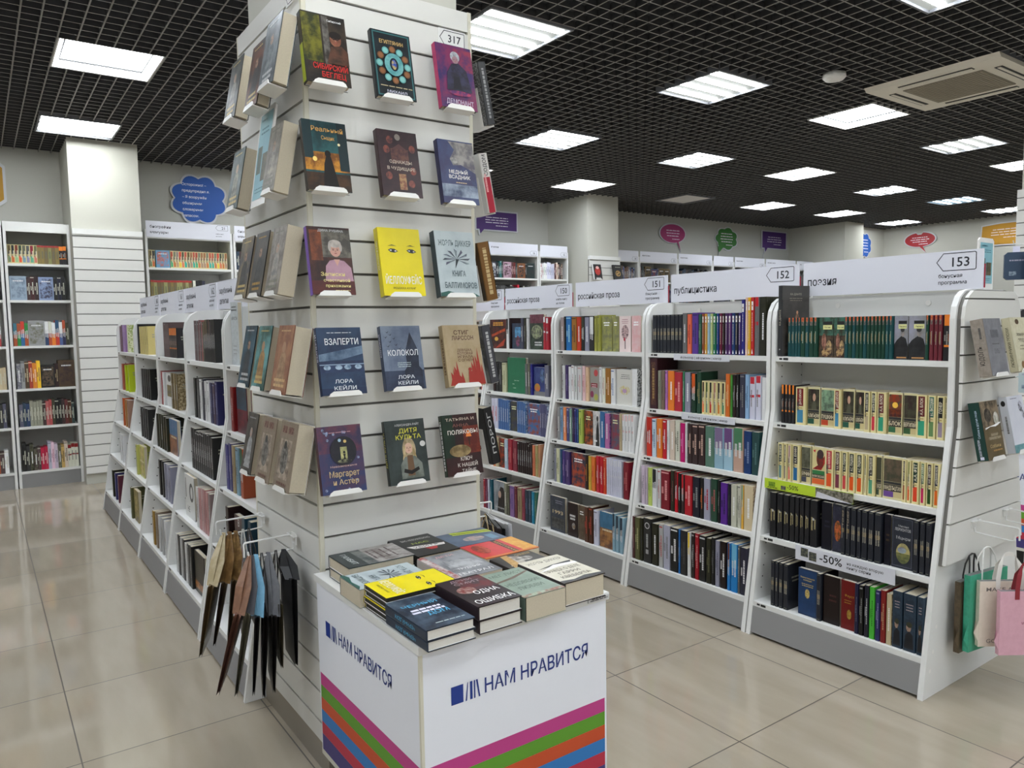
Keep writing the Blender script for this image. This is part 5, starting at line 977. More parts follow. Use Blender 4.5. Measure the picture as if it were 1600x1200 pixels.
def e4(F, S): noise_bg(F, 'd4d6de', 'ccced8', 6); F.rect(0, 0, 1, .14, '5a8a90', '77a0a4', 40); F.ell(.75, .8, .12, .1, '333', 'ccd', 60); F.ell(.85, .65, .08, .08, '333', 'ccd', 60); F.bars(.4, .95, .4, 1, .1, .012, '556', rb); S.ell(.5, .88, .35, .05, '222'); S.bars(.5, .6, .3, 1, 1, .3, '666', rb, rot=1)
for x, z, w, h, tt, art, c, cs, lb in ((RX+.178, 1.195, .138, .208, .045, e1, '86868a', '9a9086', 'thick grey book with brown-grey spine on the end panel'), (RX+.397, 1.2, .14, .205, .03, e2, 'd2cdb4', 'c9c3a6', 'cream speckled book at the right of the end panel top row'),
   (RX+.172, .89, .142, .212, .04, e3, '5c5038', '123830', 'brown book with dark green spine on the end panel'), (RX+.40, .892, .14, .215, .03, e4, 'd4d6de', 'c9ccd4', 'white book with black ink blots on the end panel')):
    show_book((x, EP-.006-.1, z), 0, w, h, tt, art, lb, 'books shown on the end panel', c, cs, None, 40, False, True)
leaflet('blue leaflet in a white frame standing on the end of the right row', (RX+.372, 1.3085, 1.5112), math.radians(0), .105, .155)

def hook(loc, dirv, L, label, group):
    """slatwall price hook: upper wire with drop, lower prong"""
    t = tag(empty('display_hook', loc, (0, 0, math.atan2(dirv[1], dirv[0]))), label, 'hook', group)
    m = MB(); m.tube([(0, -.028, .0), (.012, -.028, 0), (.012, .028, 0), (0, .028, 0)], .003); m.box(-.002, -.02, -.03, .0015, .02, .006); m.build('bracket', M_WIRE, t)
    m = MB(); m.tube([(.012, 0, 0), (.03, 0, .002), (L, 0, .0), (L+.004, 0, -.005), (L+.004, 0, -.045)], .0033); m.build('upper_wire', M_WIRE, t)
    m = MB(); m.tube([(.001, 0, -.025), (.004, 0, -.045), (L-.02, 0, -.052), (L-.012, 0, -.048), (L-.008, 0, -.03)], .003); m.build('prong', M_WIRE, t)
    return t
HZ = .737; HL = .155
hook((CX0-.0145, 2.683, HZ), (-1, 0), HL, 'white wire hook on the column side, farther of two with bags', 'bag hooks on the column')
hook((CX0-.0145, 2.355, HZ), (-1, 0), HL, 'white wire hook on the column side, nearer of two with bags', 'bag hooks on the column')
def folded_bag(label, hk, y0, L, top, bot, th, c, c2, ribbon=None, rc2=None, kind='ribbon', group='gift bags on the column hooks', off=0.):
    """flat folded paper bag seen from its edge; top and bot: (x, z) of the near edge, y0..y0+L its width; hk: hanging point"""
    L *= .84; al = math.radians(max(3, 24-(top[0]-.58)*100)); dy = Vector((math.sin(al), math.cos(al), 0)); org = Vector((top[0], y0, top[1]))
    t = tag(empty('gift_bag', org, (0, 0, -al)), label, 'gift bag', group); inv = Matrix.Rotation(al, 4, 'Z')
    m = MB(); dx, dz = bot[0]-top[0], bot[1]-top[1]; H = math.hypot(dx, dz); d = L*.16
    ax = Vector((dx/H, 0, dz/H)); nx = Vector((-ax.z, 0, ax.x))
    def ring(s, w): return [ax*s+nx*a*w+Vector((0, b+L/2, 0)) for a, b in ((-.5, -L/2), (0, -L/2+d), (.5, -L/2), (.5, L/2), (0, L/2-d), (-.5, L/2))]
    r0, r1, r2 = ring(0, th*.62), ring(H*.5, th*.52), ring(H, th*.25)
    vs = r0+r1+r2; fs = []
    for k in range(2):
        for i in range(6): fs.append((k*6+i, k*6+(i+1) % 6, k*6+6+(i+1) % 6, k*6+6+i))
    fs += [(0, 1, 2, 3, 4, 5), (17, 16, 15, 14, 13, 12)]
    m.mesh(vs, fs, c, c2, 30.)
    m.build('body', M_PRINT, t)
    if ribbon:
        hx = inv @ (Vector(hk)-org)
        for s in (-1, 1):
            m = MB(); b0 = Vector((nx.x*s*th*.3, L*(.12 if s > 0 else .2), -.004))
            b1 = Vector((nx.x*s*th*.3, L*.8, -.004)); o = Vector((s*.002, 0, .006))
            if kind == 'ribbon':
                m.ribbon([b0, b0.lerp(hx, .5)+Vector((s*.008, -.01, 0)), hx+o], (.8, -.6, 0), [.026, .03, .01], .0015, ribbon, rc2, 30.)
                m.ribbon([b1, b1.lerp(hx, .5)+Vector((s*.008, .01, 0)), hx+o*.8], (.8, .6, 0), [.026, .03, .01], .0015, ribbon, rc2, 30.)
            else: m.tube([b0, b0.lerp(hx, .55)+Vector((s*.006, -.01, 0)), hx+o, b1.lerp(hx, .55)+Vector((s*.006, .01, 0)), b1], .0022, ribbon, 0, 6)
            m.build('handle', M_PRINT, t)
    return t
h1 = lambda d: (CX0-.0145-HL+d, 2.683, HZ-.0475); h2 = lambda d: (CX0-.0145-HL+d, 2.355, HZ-.0475)
Y1, Y2 = 2.575, 2.245; BL = .215
folded_bag('kraft brown gift bag with cream ribbon, outermost on the farther hook', h1(.02), Y1, BL, (.588, .545), (.545, .31), .03, '6a5638', '5a4a30', 'b9ab8c', 'a99a78')
folded_bag('dark brown folded bag, second on the farther hook', h1(.04), Y1+.004, BL-.01, (.632, .545), (.592, .335), .03, '4a3d2c', '3c3226', '8a6a40', '6a4e2c')
folded_bag('olive brown folded bag, third on the farther hook', h1(.06), Y1+.008, BL, (.668, .545), (.637, .30), .026, '5c4e36', '4c402c', '9a7a4c', '6a4e2c')
folded_bag('brown folded bag with rope handles, fourth on the farther hook', h1(.085), Y1, BL, (.704, .56), (.69, .33), .028, '6a4c2c', '5a4024', 'c8c8c4', None, 'rope')
folded_bag('black folded bag, innermost on the farther hook', h1(.105), Y1, BL, (.742, .57), (.738, .36), .026, '2a2422', '222', '332e2c', None, 'rope')
folded_bag('rust brown gift bag with brown ribbon, outermost on the nearer hook', h2(.012), Y2, BL, (.583, .55), (.518, .315), .032, '6a4a3c', '5a3e32', '8a6650', '7a5844')
folded_bag('olive grey folded bag, second on the nearer hook', h2(.02), Y2, BL, (.612, .545), (.57, .3), .028, '6a6654', '5a5646', '5c5c60', '55555a')
folded_bag('black glossy bag with pale blue ribbon on the nearer hook', h2(.032), Y2, BL, (.642, .53), (.622, .292), .026, '1a1918', '2c2a28', '8cc0dc', '80b4d2')
folded_bag('black glossy bag beside the pale blue ribbon, fourth on the nearer hook', h2(.05), Y2, BL, (.668, .525), (.652, .275), .026, '191817', '24211f', '222', None, 'rope')
folded_bag('black folded bag with grey ribbon, fifth on the nearer hook', h2(.07), Y2, BL, (.694, .52), (.684, .282), .026, '1c1a18', '2a2624', '77787c', '6c6d72')
folded_bag('olive folded bag, sixth on the nearer hook', h2(.095), Y2+.01, BL-.02, (.718, .55), (.715, .35), .022, '5a523c', '4a4432', '332e2c', None, 'rope')
folded_bag('wide black bag with black ribbon nearest the column on the nearer hook', h2(.12), Y2-.02, .17, (.752, .63), (.75, .36), .03, '161616', '1e1e1e', '17171a', '222')

hook((CX1+.0145, 2.33, HZ), (1, 0), .14, 'white wire hook on the right side of the column, above the stacked books', 'bag hooks on the column')
h3 = (CX1+.0145+.12, 2.33, HZ-.0475)
folded_bag('pink folded bag on the right column hook', h3, 2.25, .17, (1.515, .625), (1.515, .36), .024, 'b8788a', 'a86878', 'b09a70', None, 'rope', 'gift bags right of the column')
folded_bag('black folded bag on the right column hook', h3, 2.245, .17, (1.55, .648), (1.555, .38), .024, '1a1a1a', '222', '1c1c1c', None, 'rope', 'gift bags right of the column')
folded_bag('white folded bag on the right column hook', h3, 2.25, .17, (1.583, .66), (1.60, .40), .024, 'd4d4d6', 'c8c8cc', 'ddd', None, 'rope', 'gift bags right of the column')
hook((RX+.31, EP-.0065, .632), (0, -1), .15, 'white wire hook on the end panel, left of two', 'bag hooks on the end panel')
hook((RX+.587, EP-.0065, .632), (0, -1), .15, 'white wire hook on the end panel, right of two', 'bag hooks on the end panel')
def open_bag(label, loc, yaw, W, H, T, c, art, handle, hcol, hh, c2=None, hang=None):
    t = tag(empty('gift_bag', loc, (0, 0, yaw)), label, 'gift bag', 'gift bags on the end panel hooks')
    m = MB(); m.box(0, 0, 0, W, T, H, c, c2, 40.); m.face([(.002, .002, H+.0002), (W-.002, .002, H+.0002), (W-.002, T-.002, H+.0002), (.002, T-.002, H+.0002)], '777')
    m.face([(-.0003, T*.05, .02), (-.012, T*.5, .05), (-.0003, T*.95, .02)], c); m.face([(-.0003, T*.05, .02), (-.0003, T*.05, H*.4), (-.012, T*.5, .05)], c, c2); m.face([(-.0003, T*.95, .02), (-.012, T*.5, .05), (-.0003, T*.95, H*.4)], c, c2)
    F = Face(m, (0, -2e-4, 0), (1, 0, 0), (0, 0, 1), (0, -1, 0), W, H)
    if art: art(F)
    m.build('body', M_PRINT, t)
    for yy in (-.001, T+.001):
        m = MB(); a, b = W*.3, W*.7; tip = .5*(a+b); pts = [(a, yy, H-.03), (a, yy, H+.01), (a+.008, yy*.7+T*.15, H+hh*.6), (tip-.02, T*.5, H+hh*.95), (tip, T*.5, H+hh), (tip+.02, T*.5, H+hh*.95), (b-.008, yy*.7+T*.15, H+hh*.6), (b, yy, H+.01), (b, yy, H-.03)]
        if handle == 'rope': m.tube(pts, .0032, hcol, 0, 6)
        else: m.ribbon(pts, [(1, 0, 0)]*3+[(.5, 0, .8), (0, 0, 1), (-.5, 0, .8)]+[(1, 0, 0)]*3, .016, .0018, hcol)
        m.build('handle', M_PRINT, t)
    return t
def bag_cream(F):
    F.text('MAKE A WISH', .5, .88, w=F.w*.78, h=.015, c='77706a'); F.ell(.62, .5, .22, .24, '8a7468', '9a8478', 30); F.text('GOOD MOOD', .5, .09, w=F.w*.74, h=.016, c='8a827a'); F.bars(.2, .55, .4, 1, 1, .02, '99908a', rb, rot=1); F.ell(.3, .95, .018, .014, '555'); F.ell(.7, .95, .018, .014, '555')
def bag_pink(F): F.text('WITH LOVE', .56, .5, w=F.w*.34, h=.011, c='8a3a4a'); F.bars(.56, .45, .2, 1, .1, .012, 'a85a68', rb); F.ell(.3, .95, .018, .013, '866')
YB = math.radians(-35)
open_bag('teal green gift bag hanging behind the cream one', (2.925, 1.222, .165), math.radians(-8), .235, .29, .022, '3fa585', None, 'rope', 'e0e0dc', .09, '3a9a7c')
open_bag('cream gift bag reading MAKE A WISH', (2.943, 1.196, .192), YB, .22, .246, .02, 'e2d5c6', bag_cream, 'ribbon', 'e2dfd8', .1, 'dccfbf')
open_bag('pink gift bag reading WITH LOVE with red handles', (2.945, 1.128, .183), YB, .20, .236, .02, 'dbaab8', bag_pink, 'ribbon', '8c2a34', .1, 'd6a4b2')
open_bag('brown paper bag hanging closest to the end panel', (2.915, 1.25, .155), math.radians(-2), .2, .27, .02, '5a4c38', None, 'rope', '333', .09, '4c4030')

# ---- shelf edge labels and price offers
def edge_label(label, y0, y1, z, h, c, art, x=None):
    m = MB(); W = y1-y0; m.box(0, 0, 0, .0012, W, h, c); F = Face(m, (-.0002, W, 0), (0, -1, 0), (0, 0, 1), (-1, 0, 0), W, h); art(F)
    o = m.build('shelf_label', M_MATT); o.location = (x, y0, z); tag(o, label, 'shelf label'); return o
def folk(F): F.text('фольклор | афоризмы | юмор', .5, .5, w=F.w*.74, h=.012, c='2b2d36')
edge_label('white strip naming folklore and humour under the top journalism shelf', 2.31, 2.66, 1.2105, .031, 'd4d5dc', folk, RX+prof(1.243)-.0012)
edge_label('white strip naming folklore and humour under the second journalism shelf', 2.262, 2.592, .9125, .031, 'd4d5dc', folk, RX+prof(.91)-.0015)
def lime(F):
    F.text('-50%', .34, .5, w=.055, h=.02, c='33401c'); F.rect(.05, .25, .13, .7, '7a9a20', '5a7a18', 90); F.rect(.6, .05, 1, .95, '8a8478', '443', 90); F.poly([(.6, 0), (1, 0), (.62, .6)], 'd0d0d8'); F.rect(.2, .1, .26, .5, '776', '333', 90); F.bars(.1, .15, .12, 1, .1, .08, '4a5a14', rb)
edge_label('lime green price strip reading -50% on the third poetry shelf', 1.64, 2.06, .655, .045, 'b9d431', lime, RX+prof(.655)-.002)
def white50(F):
    F.rect(.06, .3, .14, .9, '2c3036', '665', 90); F.rect(.15, .15, .23, .75, '2c3036', '665', 90); F.text('-50%', .38, .55, w=.1, h=.034, c='222'); F.text('на каждую вторую', .72, .62, w=.15, h=.012, c='333'); F.text('книгу серии', .66, .35, w=.1, h=.012, c='333')
edge_label('white strip reading -50% on the fourth poetry shelf', 1.44, 1.87, .383, .062, 'd3d4dc', white50, RX+prof(.383)-.002)

# ------------------------------------------------------------------ bookcases along the back wall
WZ = [2.02, 1.695, 1.285, .90, .555, .149]
def wall_case(label, x0, x1, sign=None, num=None, group='bookcases along the back wall'):
    t = tag(empty('wall_bookcase', (x0, 8.02, 0)), label, 'bookcase', group); W = x1-x0; D = .5
    for a in (0, W-.022): boxo('side_panel', M_WHITE, (a, 0, 0, a+.022, D, 2.386), t)
    for z in WZ: boxo('shelf', M_WHITE, (.0225, .006, z-.022, W-.0225, D-.021, z), t)
    boxo('back_panel', M_WHITE, (.0225, D-.02, .02, W-.0225, D-.002, 2.38), t)
    boxo('header', M_WHITE, (.0225, .003, 2.30, W-.0225, .02, 2.386), t); boxo('top_panel', M_WHITE, (.0225, .021, 2.362, W-.0225, D-.0205, 2.384), t)
    boxo('kickboard', M_GREYLAM, (.0225, .012, 0, W-.0225, .028, .126), t)
    if sign is not None:
        s = tag(empty('shelf_sign', (x0+.012, 8.016, 2.312)), 'white wall sign '+sign[0] if sign[0] else 'white numbered sign', 'sign', 'signs on the wall bookcases'); w = W-.03
        boxo('panel', mat_sign, (0, -.004, 0, w, 0, .155), s)
        m = MB(); F = Face(m, (0, -.0043, 0), (1, 0, 0), (0, 0, 1), (0, -1, 0), w, .155)
        ts = sign[1]
        if len(ts) == 2: F.text(ts[0], .045, .66, h=.027, c=INK, al='l'); F.text(ts[1], .045, .32, h=.027, c=INK, al='l')
        elif ts and ts[0]: F.text(ts[0], .05, .62, h=.022, c=INK, al='l')
        m.build('title_lettering', M_MATT, s) if ts and ts[0] else None; m = MB(); F = Face(m, (0, -.0043, 0), (1, 0, 0), (0, 0, 1), (0, -1, 0), w, .155)
        if num and len(ts) == 2: arrow_tag(F, .82, .62, .97, .95, num); F.text('найти книгу', .82, .4, h=.01, c=INK, al='l'); F.text('на полке', .82, .25, h=.01, c=INK, al='l')
        elif num: arrow_tag(F, .97-.11/w, .1, .97, .44, num)
        m.build('number_lettering', M_MATT, s); s['label'] = 'white wall sign '+sign[0] if sign[0] else 'white sign'
    return t
mat_sign = mat('sign_white', 'd9dae3', .5)
wall_case('tall white bookcase left of the slatted pillar', .245, .755)
wall_case('tall white bookcase cut by the left edge of the view', -.565, .235)
wall_case('tall white bookcase right of the slatted pillar, under sign 21', 1.385, 2.205, ('with the memoirs title and tag 21', ('биографии', 'мемуары')), '21')
wall_case('tall white bookcase mostly hidden behind the display column books', 2.215, 3.03, ('with the memoirs title half hidden by displayed books', ('биографии', 'мемуары')), '22')
wall_case('white wall bookcase with fantasy sign beside the display column', 5.36, 6.18, ('for fantasy below the purple rectangle', ('фэнтези',)), '16')
wall_case('narrow white bookcase left of the back pillar', 6.19, 6.69, ('no word beside the back pillar, narrow', ('',)), '15')
wall_case('white bookcase just right of the back pillar', 7.335, 8.05, ('no word just right of the back pillar', ('',)), '14')
wall_case('first science fiction bookcase right of the back pillar', 8.06, 8.88, ('for science fiction, first right of the back pillar', ('фантастика',)), '13')
wall_case('second science fiction bookcase, below the magenta bubble', 8.89, 9.70, ('for science fiction below the magenta bubble', ('фантастика',)), '12')
wall_case('narrow white bookcase below the green cloud', 9.71, 10.23, ('no word, narrow, below the green cloud', ('',)), '11')
wall_case('third science fiction bookcase, right of the green cloud', 10.24, 11.06, ('for science fiction right of the green cloud', ('фантастика',)), '10')
wall_case('white bookcase below the far purple rectangle', 11.07, 11.95, ('for horror below the far purple rectangle', ('мистика ужасы',)), '9')
wall_case('white bookcase in the far corner by the corner pillar', 11.96, 12.48, ('for mystery in the far corner', ('мистика',)), '8')
EP4 = ['e:542:786:', 'e:222:c63:', 'e:732:9b8:', 'e:343:d53:', 'e:665:79a:', 'e:555:88a:', 'e:823:6a8:', 'e:664:c76:']
OLV = ['t:874', 't:874', 't:764', 't:885', 't:764', 't:874']
def far_spine(x, t, h, z, code, y=8.045):
    A = code.split(':'); st = A[0]; A = A[1:]
    base = {'e': 'dfd29c', 'O': '1f1d20', 'N': '1d2029', 'K': '17171b', 'G': '123c2e'}.get(st) or A[-1 if st in 'br' else 0]
    if st == 'r': base = A[1]
    FAR.box(x, y, z+.0006, x+t-.001, y+.14, z+h, base, A[1] if st == 'm' else None, 60.)
    S = Face(FAR, (x, y-.0002, z+.0006), (1, 0, 0), (0, 0, 1), (0, -1, 0), t-.001, h)
    if st == 't': S.rect(0, .9, 1, 1, 'a33'); S.bars(.5, .5, .4, 1, 1, .4, '665', rb, rot=1)
    elif st == 'c': S.rect(.08, .08, .92, .92, A[0], A[1], 30); S.bars(.5, .8, .6, 1, .1, .05, 'ddd', rb); S.ell(.5, .4, .25, .2, A[1], A[0], 50)
    else: spine_art(S, st, A)
def far_row(x0, x1, z, codes, tw=(.024, .034), hh=(.17, .2)):
    x = x0; i = 0
    while i < len(codes) or codes[-1] == '*':
        c = codes[i] if i < len(codes) and codes[i] != '*' else rb.choice(codes[:-1])
        t = rb.uniform(.11, .135) if c[0] == 'c' else rb.uniform(*tw)
        if x+t > x1: break
        far_spine(x, t, rb.uniform(*hh), z, c); x += t; i += 1
def P(*a): return ['p:'+q+':ccb' for q in a]
far_row(.272, .73, WZ[0], EP4+OLV+['O', 'O'], (.026, .03), (.165, .168))
far_row(.272, .73, WZ[1], ['c:9ab:789']+P('433', '422', '322')+['c:89b:445']+P('222', '223', '222')+['r:222:cb8']*3+['b:c93:7a6', 'b:cb8:564', 'b:cb8:a43', 'r:222:cb8'], (.027, .033), (.2, .215))
far_row(.275, .73, WZ[2], ['b:478:a53', 'b:a53:384', 'b:c43:369', 'b:384:a53', 'c:999:776', 'b:eee:346', 'b:ddc:b53', 'b:eee:e83', 'b:357:c43', 'b:eee:569', 'b:b53:335', 'p:443:ccb', 'p:dca:875', 'p:ddc:875'], (.024, .03), (.2, .23))
far_row(.28, .735, WZ[3], ['m:999:667', 'p:999:555', 'p:543:cb9', 'p:a43:eca', 'p:d83:eca', 'p:fc3:865', 'c:222:654', 'p:322:a97', 'c:543:433', 'p:ba8:665', 'p:dd9:776', 'p:ccc:776', 'p:555:aaa'], (.026, .034), (.2, .25))
far_row(.28, .735, WZ[4], P('667', '345', '346', '998', '998', '998', '998', '433', 'b66', 'b55', '443', '222', '222', '433', '633', '532', '344', '445'), (.022, .03), (.2, .24))
far_row(.285, .735, WZ[5], P('222', '333')+['m:554:332', 'm:665:433', 'p:544:bba', 'p:b24:ecc', 'p:b24:ecc', 'p:bbc:778', 'p:ecd:a78', 'p:cbc:778', 'm:776:554', 'p:ca6:543', 'p:dcb:665', 'r:822:ddc', 'r:822:ddc', 'r:822:ddc'], (.024, .032), (.2, .26))
for i, c in enumerate((P('333', '555', 'ccc', '865')+['*'], P('89a', '9ab', '444')+['*'], ['b:c43:eee', 'p:eee:b44', 'b:eee:a44', '*'], P('dba', 'cb9', 'dba')+['*'], P('333', '733', '344', '556')+['*'], P('c54', 'a53', 'eee', '445', '544')+['*'])):
    far_row(-.53, .205, WZ[i], c, (.025, .035), (.19, .22))
far_row(1.42, 1.47, WZ[0], EP4[:2], (.024, .025), (.168, .17)); far_row(1.478, 1.63, WZ[0], ['c:69b:b65'], hh=(.168, .169)); far_row(1.61, 2.165, WZ[0], ['e:a43:4a7:', 'e:776:c74:', 'e:877:b97:', 'e:c43:ec4:', 'e:443:d75:', 'e:b54:3a9:', 'e:653:887:', 'e:964:a87:', '*'], (.024, .028), (.166, .168))
far_row(1.42, 1.8, WZ[1], ['t:874', 't:996', 't:764', '*'], hh=(.2, .205)); far_row(1.81, 2.165, WZ[1], ['p:ddc:887', 'p:222:888', 'p:222:777', 'p:334:888'], hh=(.2, .21))
for k in (2, 3, 4, 5): far_row(1.42, 2.165, WZ[k], P('655', '433', '998', 'a54', '355')+['*'], (.025, .035), (.19, .22))
far_row(2.25, 2.99, WZ[0], P('345', '433', '887')+['*'], (.025, .035), (.19, .21))
far_row(5.39, 6.14, WZ[0], ['c:334:ddd', 'p:222:ccc', 'p:244:ccc', 'p:377:ccc', 'p:333:999', 'c:b9a:433', 'p:533:caa', 'p:622:caa', 'p:344:999', 'c:853:333', 'p:222:999', 'c:233:333', 'p:244:999', 'p:355:ccc', '*'], (.024, .035), (.19, .22))
far_row(5.39, 6.14, WZ[1], P('333', 'c34', '444', '555')+['*'], (.025, .035), (.2, .24))
far_row(6.22, 6.65, WZ[0], ['m:eee:a55', 'p:ddd:a66', 'p:eee:8a8', 'p:eee:88a', 'p:dde:88a', 'p:dde:777', 'p:ccd:88a', 'p:ccd:88a', 'p:533:caa', 'p:dcb:654', 'm:433:b98', 'p:333:caa', 'm:322:987'], (.026, .034), (.2, .23))
for x0, x1, pal in ((7.36, 8.02, ['m:865:222', 'm:754:222', 'p:458:ccc', 'p:346:ccc', 'm:346:bbb', '*']), (8.09, 8.85, ['m:a53:222', 'p:222:888', 'p:233:999', 'p:322:888', 'c:653:222', 'c:346:733', 'p:335:999', '*']), (8.92, 9.67, ['p:222:888', 'p:222:777', 'm:333:643', 'p:234:888', '*']), (9.74, 10.2, ['p:333:888', 'p:445:999', '*']), (10.27, 11.03, ['p:333:888', 'p:533:999', '*']), (11.1, 11.92, ['p:333:888', 'p:877:444', '*']), (11.99, 12.45, ['p:555:888', '*'])):
    far_row(x0, x1, WZ[0], pal, (.024, .036), (.18, .23)); far_row(x0, x1, WZ[1], pal, (.024, .036), (.18, .23))
# books half hidden behind the display column, on the farthest right-row bookcase
for n in (1, 2, 3, 4, 5):
    y = 4.48
    while y < 5.15:
        t = rb.uniform(.016, .034); z = SHZ[n-1]; x = RX+prof(z)+.02
        FAR.box(x, y, z+.0006, x+.12, y+t-.001, z+rb.uniform(.18, .2), rb.choice(['543', '345', '999', 'b54', '222', '655', 'cba'])); y += t
o = FAR.build('shelved_books', M_PRINT); tag(o, 'small distant books standing on the farther shelves and along the back wall', 'books', kind='stuff')

# two display books on the back pillar
def pb1(F, S): F.rect(0, 0, 1, 1, '1a1616'); F.ell(.5, .55, .35, .28, 'c43a30', '8a2420', 40); F.ell(.5, .78, .2, .1, 'e0b0a8'); F.bars(.5, .1, .6, 1, .1, .04, 'ccc', rb)
def pb2(F, S): F.rect(0, 0, 1, 1, '1c1b1a'); F.ell(.5, .45, .3, .19, 'b08c4c', '8a6a34', 60); F.ell(.5, .45, .2, .12, '2a2420'); F.poly([(.3, .42), (.5, .54), (.72, .5), (.52, .42), (.48, .34)], 'b08c4c'); F.bars(.55, .85, .6, 1, .1, .04, '998', rb)
show_book((6.765, 7.69-.034-.1, 2.0), 0, .14, .205, .03, pb1, 'small black book with red shape on the back pillar', 'books on the back pillar', '1a1616', 'ddd')
show_book((7.125, 7.69-.034-.1, 1.99), 0, .16, .22, .025, pb2, 'small black book with gold disc on the back pillar', 'books on the back pillar', '1c1b1a')

# ------------------------------------------------------------------ speech bubbles on the walls
def bubble(label, fn, out, cx, cz, W, H, c, lines, tail=None, stick=None, txt=None):
    """coloured quote board with a pale rim; fn(a, d, z) maps along-wall, off-wall, height"""
    t = tag(empty('quote_board'), label, 'wall sign', 'quote boards on the walls')
    def scaled(k): return [(cx+x*W/2*k+0, cz+y*H/2*k) for x, y in out]
    if tail:
        pass
    m = MB(); grow = .022
    o2 = [(cx+x*(W/2+grow), cz+y*(H/2+grow)) for x, y in out]; m.prism(o2, lambda u, v, s: fn(u, s, v), .012, .022, 'c9cace'); m.build('rim', M_MATT, t)
    m = MB(); o1 = [(cx+x*W/2, cz+y*H/2) for x, y in out]; m.prism(o1, lambda u, v, s: fn(u, s, v), .0225, .026, c)
    if stick and 'cloud' in label: m.prism([(stick[0]-.05, cz-H*.36), (stick[0]-.02, stick[1]-.06), (stick[0]+.1, cz-H*.38)], lambda u, v, s: fn(u, s, v), .0262, .0275, c)
    m.build('board', M_MATT, t)
    a = Vector(fn(0, .0265, 0)); U = (Vector(fn(1, .0265, 0))-a).normalized(); N = (Vector(fn(0, 1, 0))-Vector(fn(0, 0, 0))).normalized()
    m = MB(); F = Face(m, fn(cx-W/2, .0262, cz-H/2), U, (0, 0, 1), N, W, H)
    if txt:
        for i, q in enumerate(txt): F.text(q, txt_x, .8-i*.13, h=H*.055, c='e8e8ee', al='l')
    else: F.bars(.5, .72, .62, lines, .12, .035, 'e8dfe8', rb); F.bars(.62, .72-.12*lines-.02, .3, 1, .1, .03, 'e8dfe8', rb)
    m.build('lettering', M_MATT, t)
    if stick:
        m = MB(); m.ribbon([fn(stick[0], .008, stick[1]), fn(stick[0]+stick[4]*.6, .008, (stick[1]+stick[3])/2), fn(stick[2], .008, stick[3])], N.cross(Vector((0, 0, 1))), .02, .004, 'b5b6ba'); m.build('stem', M_MATT, t)
    return t
def cloud(n, amp=.16):
    return [((1-amp+amp*abs(math.sin(n*a/2)))*math.cos(a)*1.0, (1-amp+amp*abs(math.sin(n*a/2)))*math.sin(a)) for a in [2*math.pi*i/72 for i in range(72)]]
def round_tail(tx): return [(math.cos(a), math.sin(a)*.82+.18) for a in [math.radians(-50+340*i/40) for i in range(41)]]+[(tx, -1.25), (tx*.55+.12, -.55)]
def rect_tail(tx): return [(-1, 1), (-1, -.72), (tx, -.72), (tx+.04, -1.15), (tx+.22, -.72), (1, -.72), (1, 1)]
yb = lambda off=0: (lambda a, d, z: (a, YW1-.001-d-off, z))
txt_x = .2
bubble('blue cloud board with white text on the back wall behind the left row', yb(), cloud(8), 2.02, 2.79, .56, .5, '1f55a8', 6, txt=['Осторожно! –', 'предупредил я.', '– Я вооружён', 'обширным', 'словарным', 'запасом.'])
bubble('orange board at the left edge of the view', yb(), [(-1, -1), (.8, -1), (1, -.8), (1, .8), (.8, 1), (-1, 1)], .07, 2.79, .44, .36, 'b98a2c', 3)
bubble('purple rectangle board above the fantasy sign', yb(), rect_tail(-.86), 5.86, 2.80, .66, .28, '4a2a6c', 3, txt=None)
bubble('orange board half hidden by the back pillar', yb(), [(-1, -1), (.8, -1), (1, -.8), (1, .8), (.8, 1), (-1, 1)], 7.55, 2.76, .8, .42, 'b98a2c', 3)
bubble('magenta round speech bubble on the back wall', yb(), round_tail(.62), 9.33, 2.82, .58, .36, '9c2c64', 3, stick=(9.5, 2.62, 9.56, 2.4, .06))
bubble('green cloud board on the back wall', yb(), cloud(7), 10.68, 2.84, .58, .38, '3a7a34', 4, stick=(10.5, 2.66, 10.46, 2.4, -.03))
bubble('purple rectangle board near the far corner', yb(), rect_tail(-.8), 12.03, 2.86, .7, .34, '4c2a70', 3, stick=(11.74, 2.66, 11.8, 2.42, -.05))
xr = lambda a, d, z: (XW1-.001-d, -a, z)
bubble('red heart-like speech bubble on the right wall', xr, [(math.cos(a)*1.0, (math.sin(a)*.8+.2)-(.22 if 80 < math.degrees(a) % 360 < 100 else 0)) for a in [math.radians(-60+330*i/48) for i in range(49)]]+[(.42, -1.3), (.2, -.6)], -7.01, 2.83, .54, .32, 'a0282f', 3)
bubble('orange board beside the right pillar', xr, [(-1, -.9), (1, -1), (1, 1), (-.2, .98), (-.95, .85)], -5.6, 2.82, .74, .36, 'bb8a2c', 3)
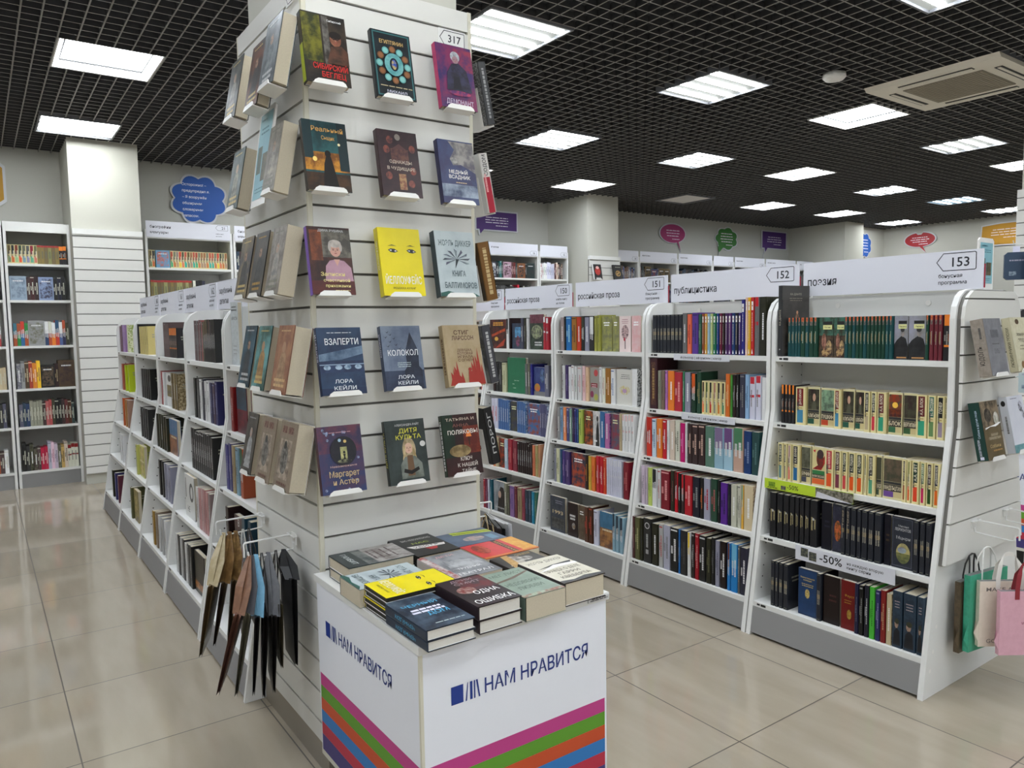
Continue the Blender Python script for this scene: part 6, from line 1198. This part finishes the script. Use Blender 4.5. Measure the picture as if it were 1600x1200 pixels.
bubble('blue cloud board half hidden by the corner pillar', lambda a, d, z: (a, 7.699-d, z), cloud(8), 13.58, 2.79, .46, .44, '1f55a8', 4)

# ------------------------------------------------------------------ things beyond the right row
promo_table('striped white table glimpsed behind the end of the right row', (4.67, 1.26, 0))
t = tag(empty('spinner_rack', (4.34, 1.55, 0)), 'slim white rack with hooks beyond the end of the right row', 'display rack')
m = MB(); m.lathe([(.2, 0), (.2, .012), (.03, .03), (.0, .03)], 24); m.build('base', M_PLASTIC, t)
m = MB(); m.tube([(0, 0, .03), (0, 0, 1.8)], .012); m.build('pole', M_WIRE, t)
for dy, dz in ((.06, 1.765), (-.04, 1.765), (-.02, 1.47), (-.02, 1.19)):
    m = MB(); m.tube([(0, dy*.3, dz), (-.06, dy, dz), (-.13, dy, dz), (-.14, dy, dz+.015)], .0025); m.build('hook', M_WIRE, t)
def pouch(label, loc, c, W=.1, H=.135):
    t = tag(empty('hanging_pouch', loc, (0, 0, math.radians(-60))), label, 'pouch', 'pouches on the rack')
    m = MB(); o = [(-W/2, .012), (-W/2+.012, 0), (W/2-.012, 0), (W/2, .012), (W/2, H-.012), (W/2-.012, H), (-W/2+.012, H), (-W/2, H-.012)]
    m.prism(o, lambda u, v, s: (u, s, v), -.014, .014, c, None); F = Face(m, (-W/2, -.0143, 0), (1, 0, 0), (0, 0, 1), (0, -1, 0), W, H); F.bars(.5, .7, .6, 1, .1, .05, '99a', rb); F.rect(.2, .15, .5, .3, '8a9aa8', '567', 90); m.build('case', M_PRINT, t)
    m = MB(); m.ribbon([(0, 0, H+.0005), (0, 0, H+.03)], (1, 0, 0), .03, .001, 'dde'); m.build('hang_tab', M_PRINT, t)
pouch('slate blue soft pouch hanging on the rack', (4.215, 1.60, 1.588), '33465c'); pouch('purple soft pouch hanging beside the blue one', (4.215, 1.505, 1.585), '3c2c5c')
pouch('black packet hanging low on the rack', (4.215, 1.53, 1.30), '2a2a2c', .09, .14); pouch('pale packet hanging lowest on the rack', (4.215, 1.53, 1.03), 'a9b9bc', .09, .13)
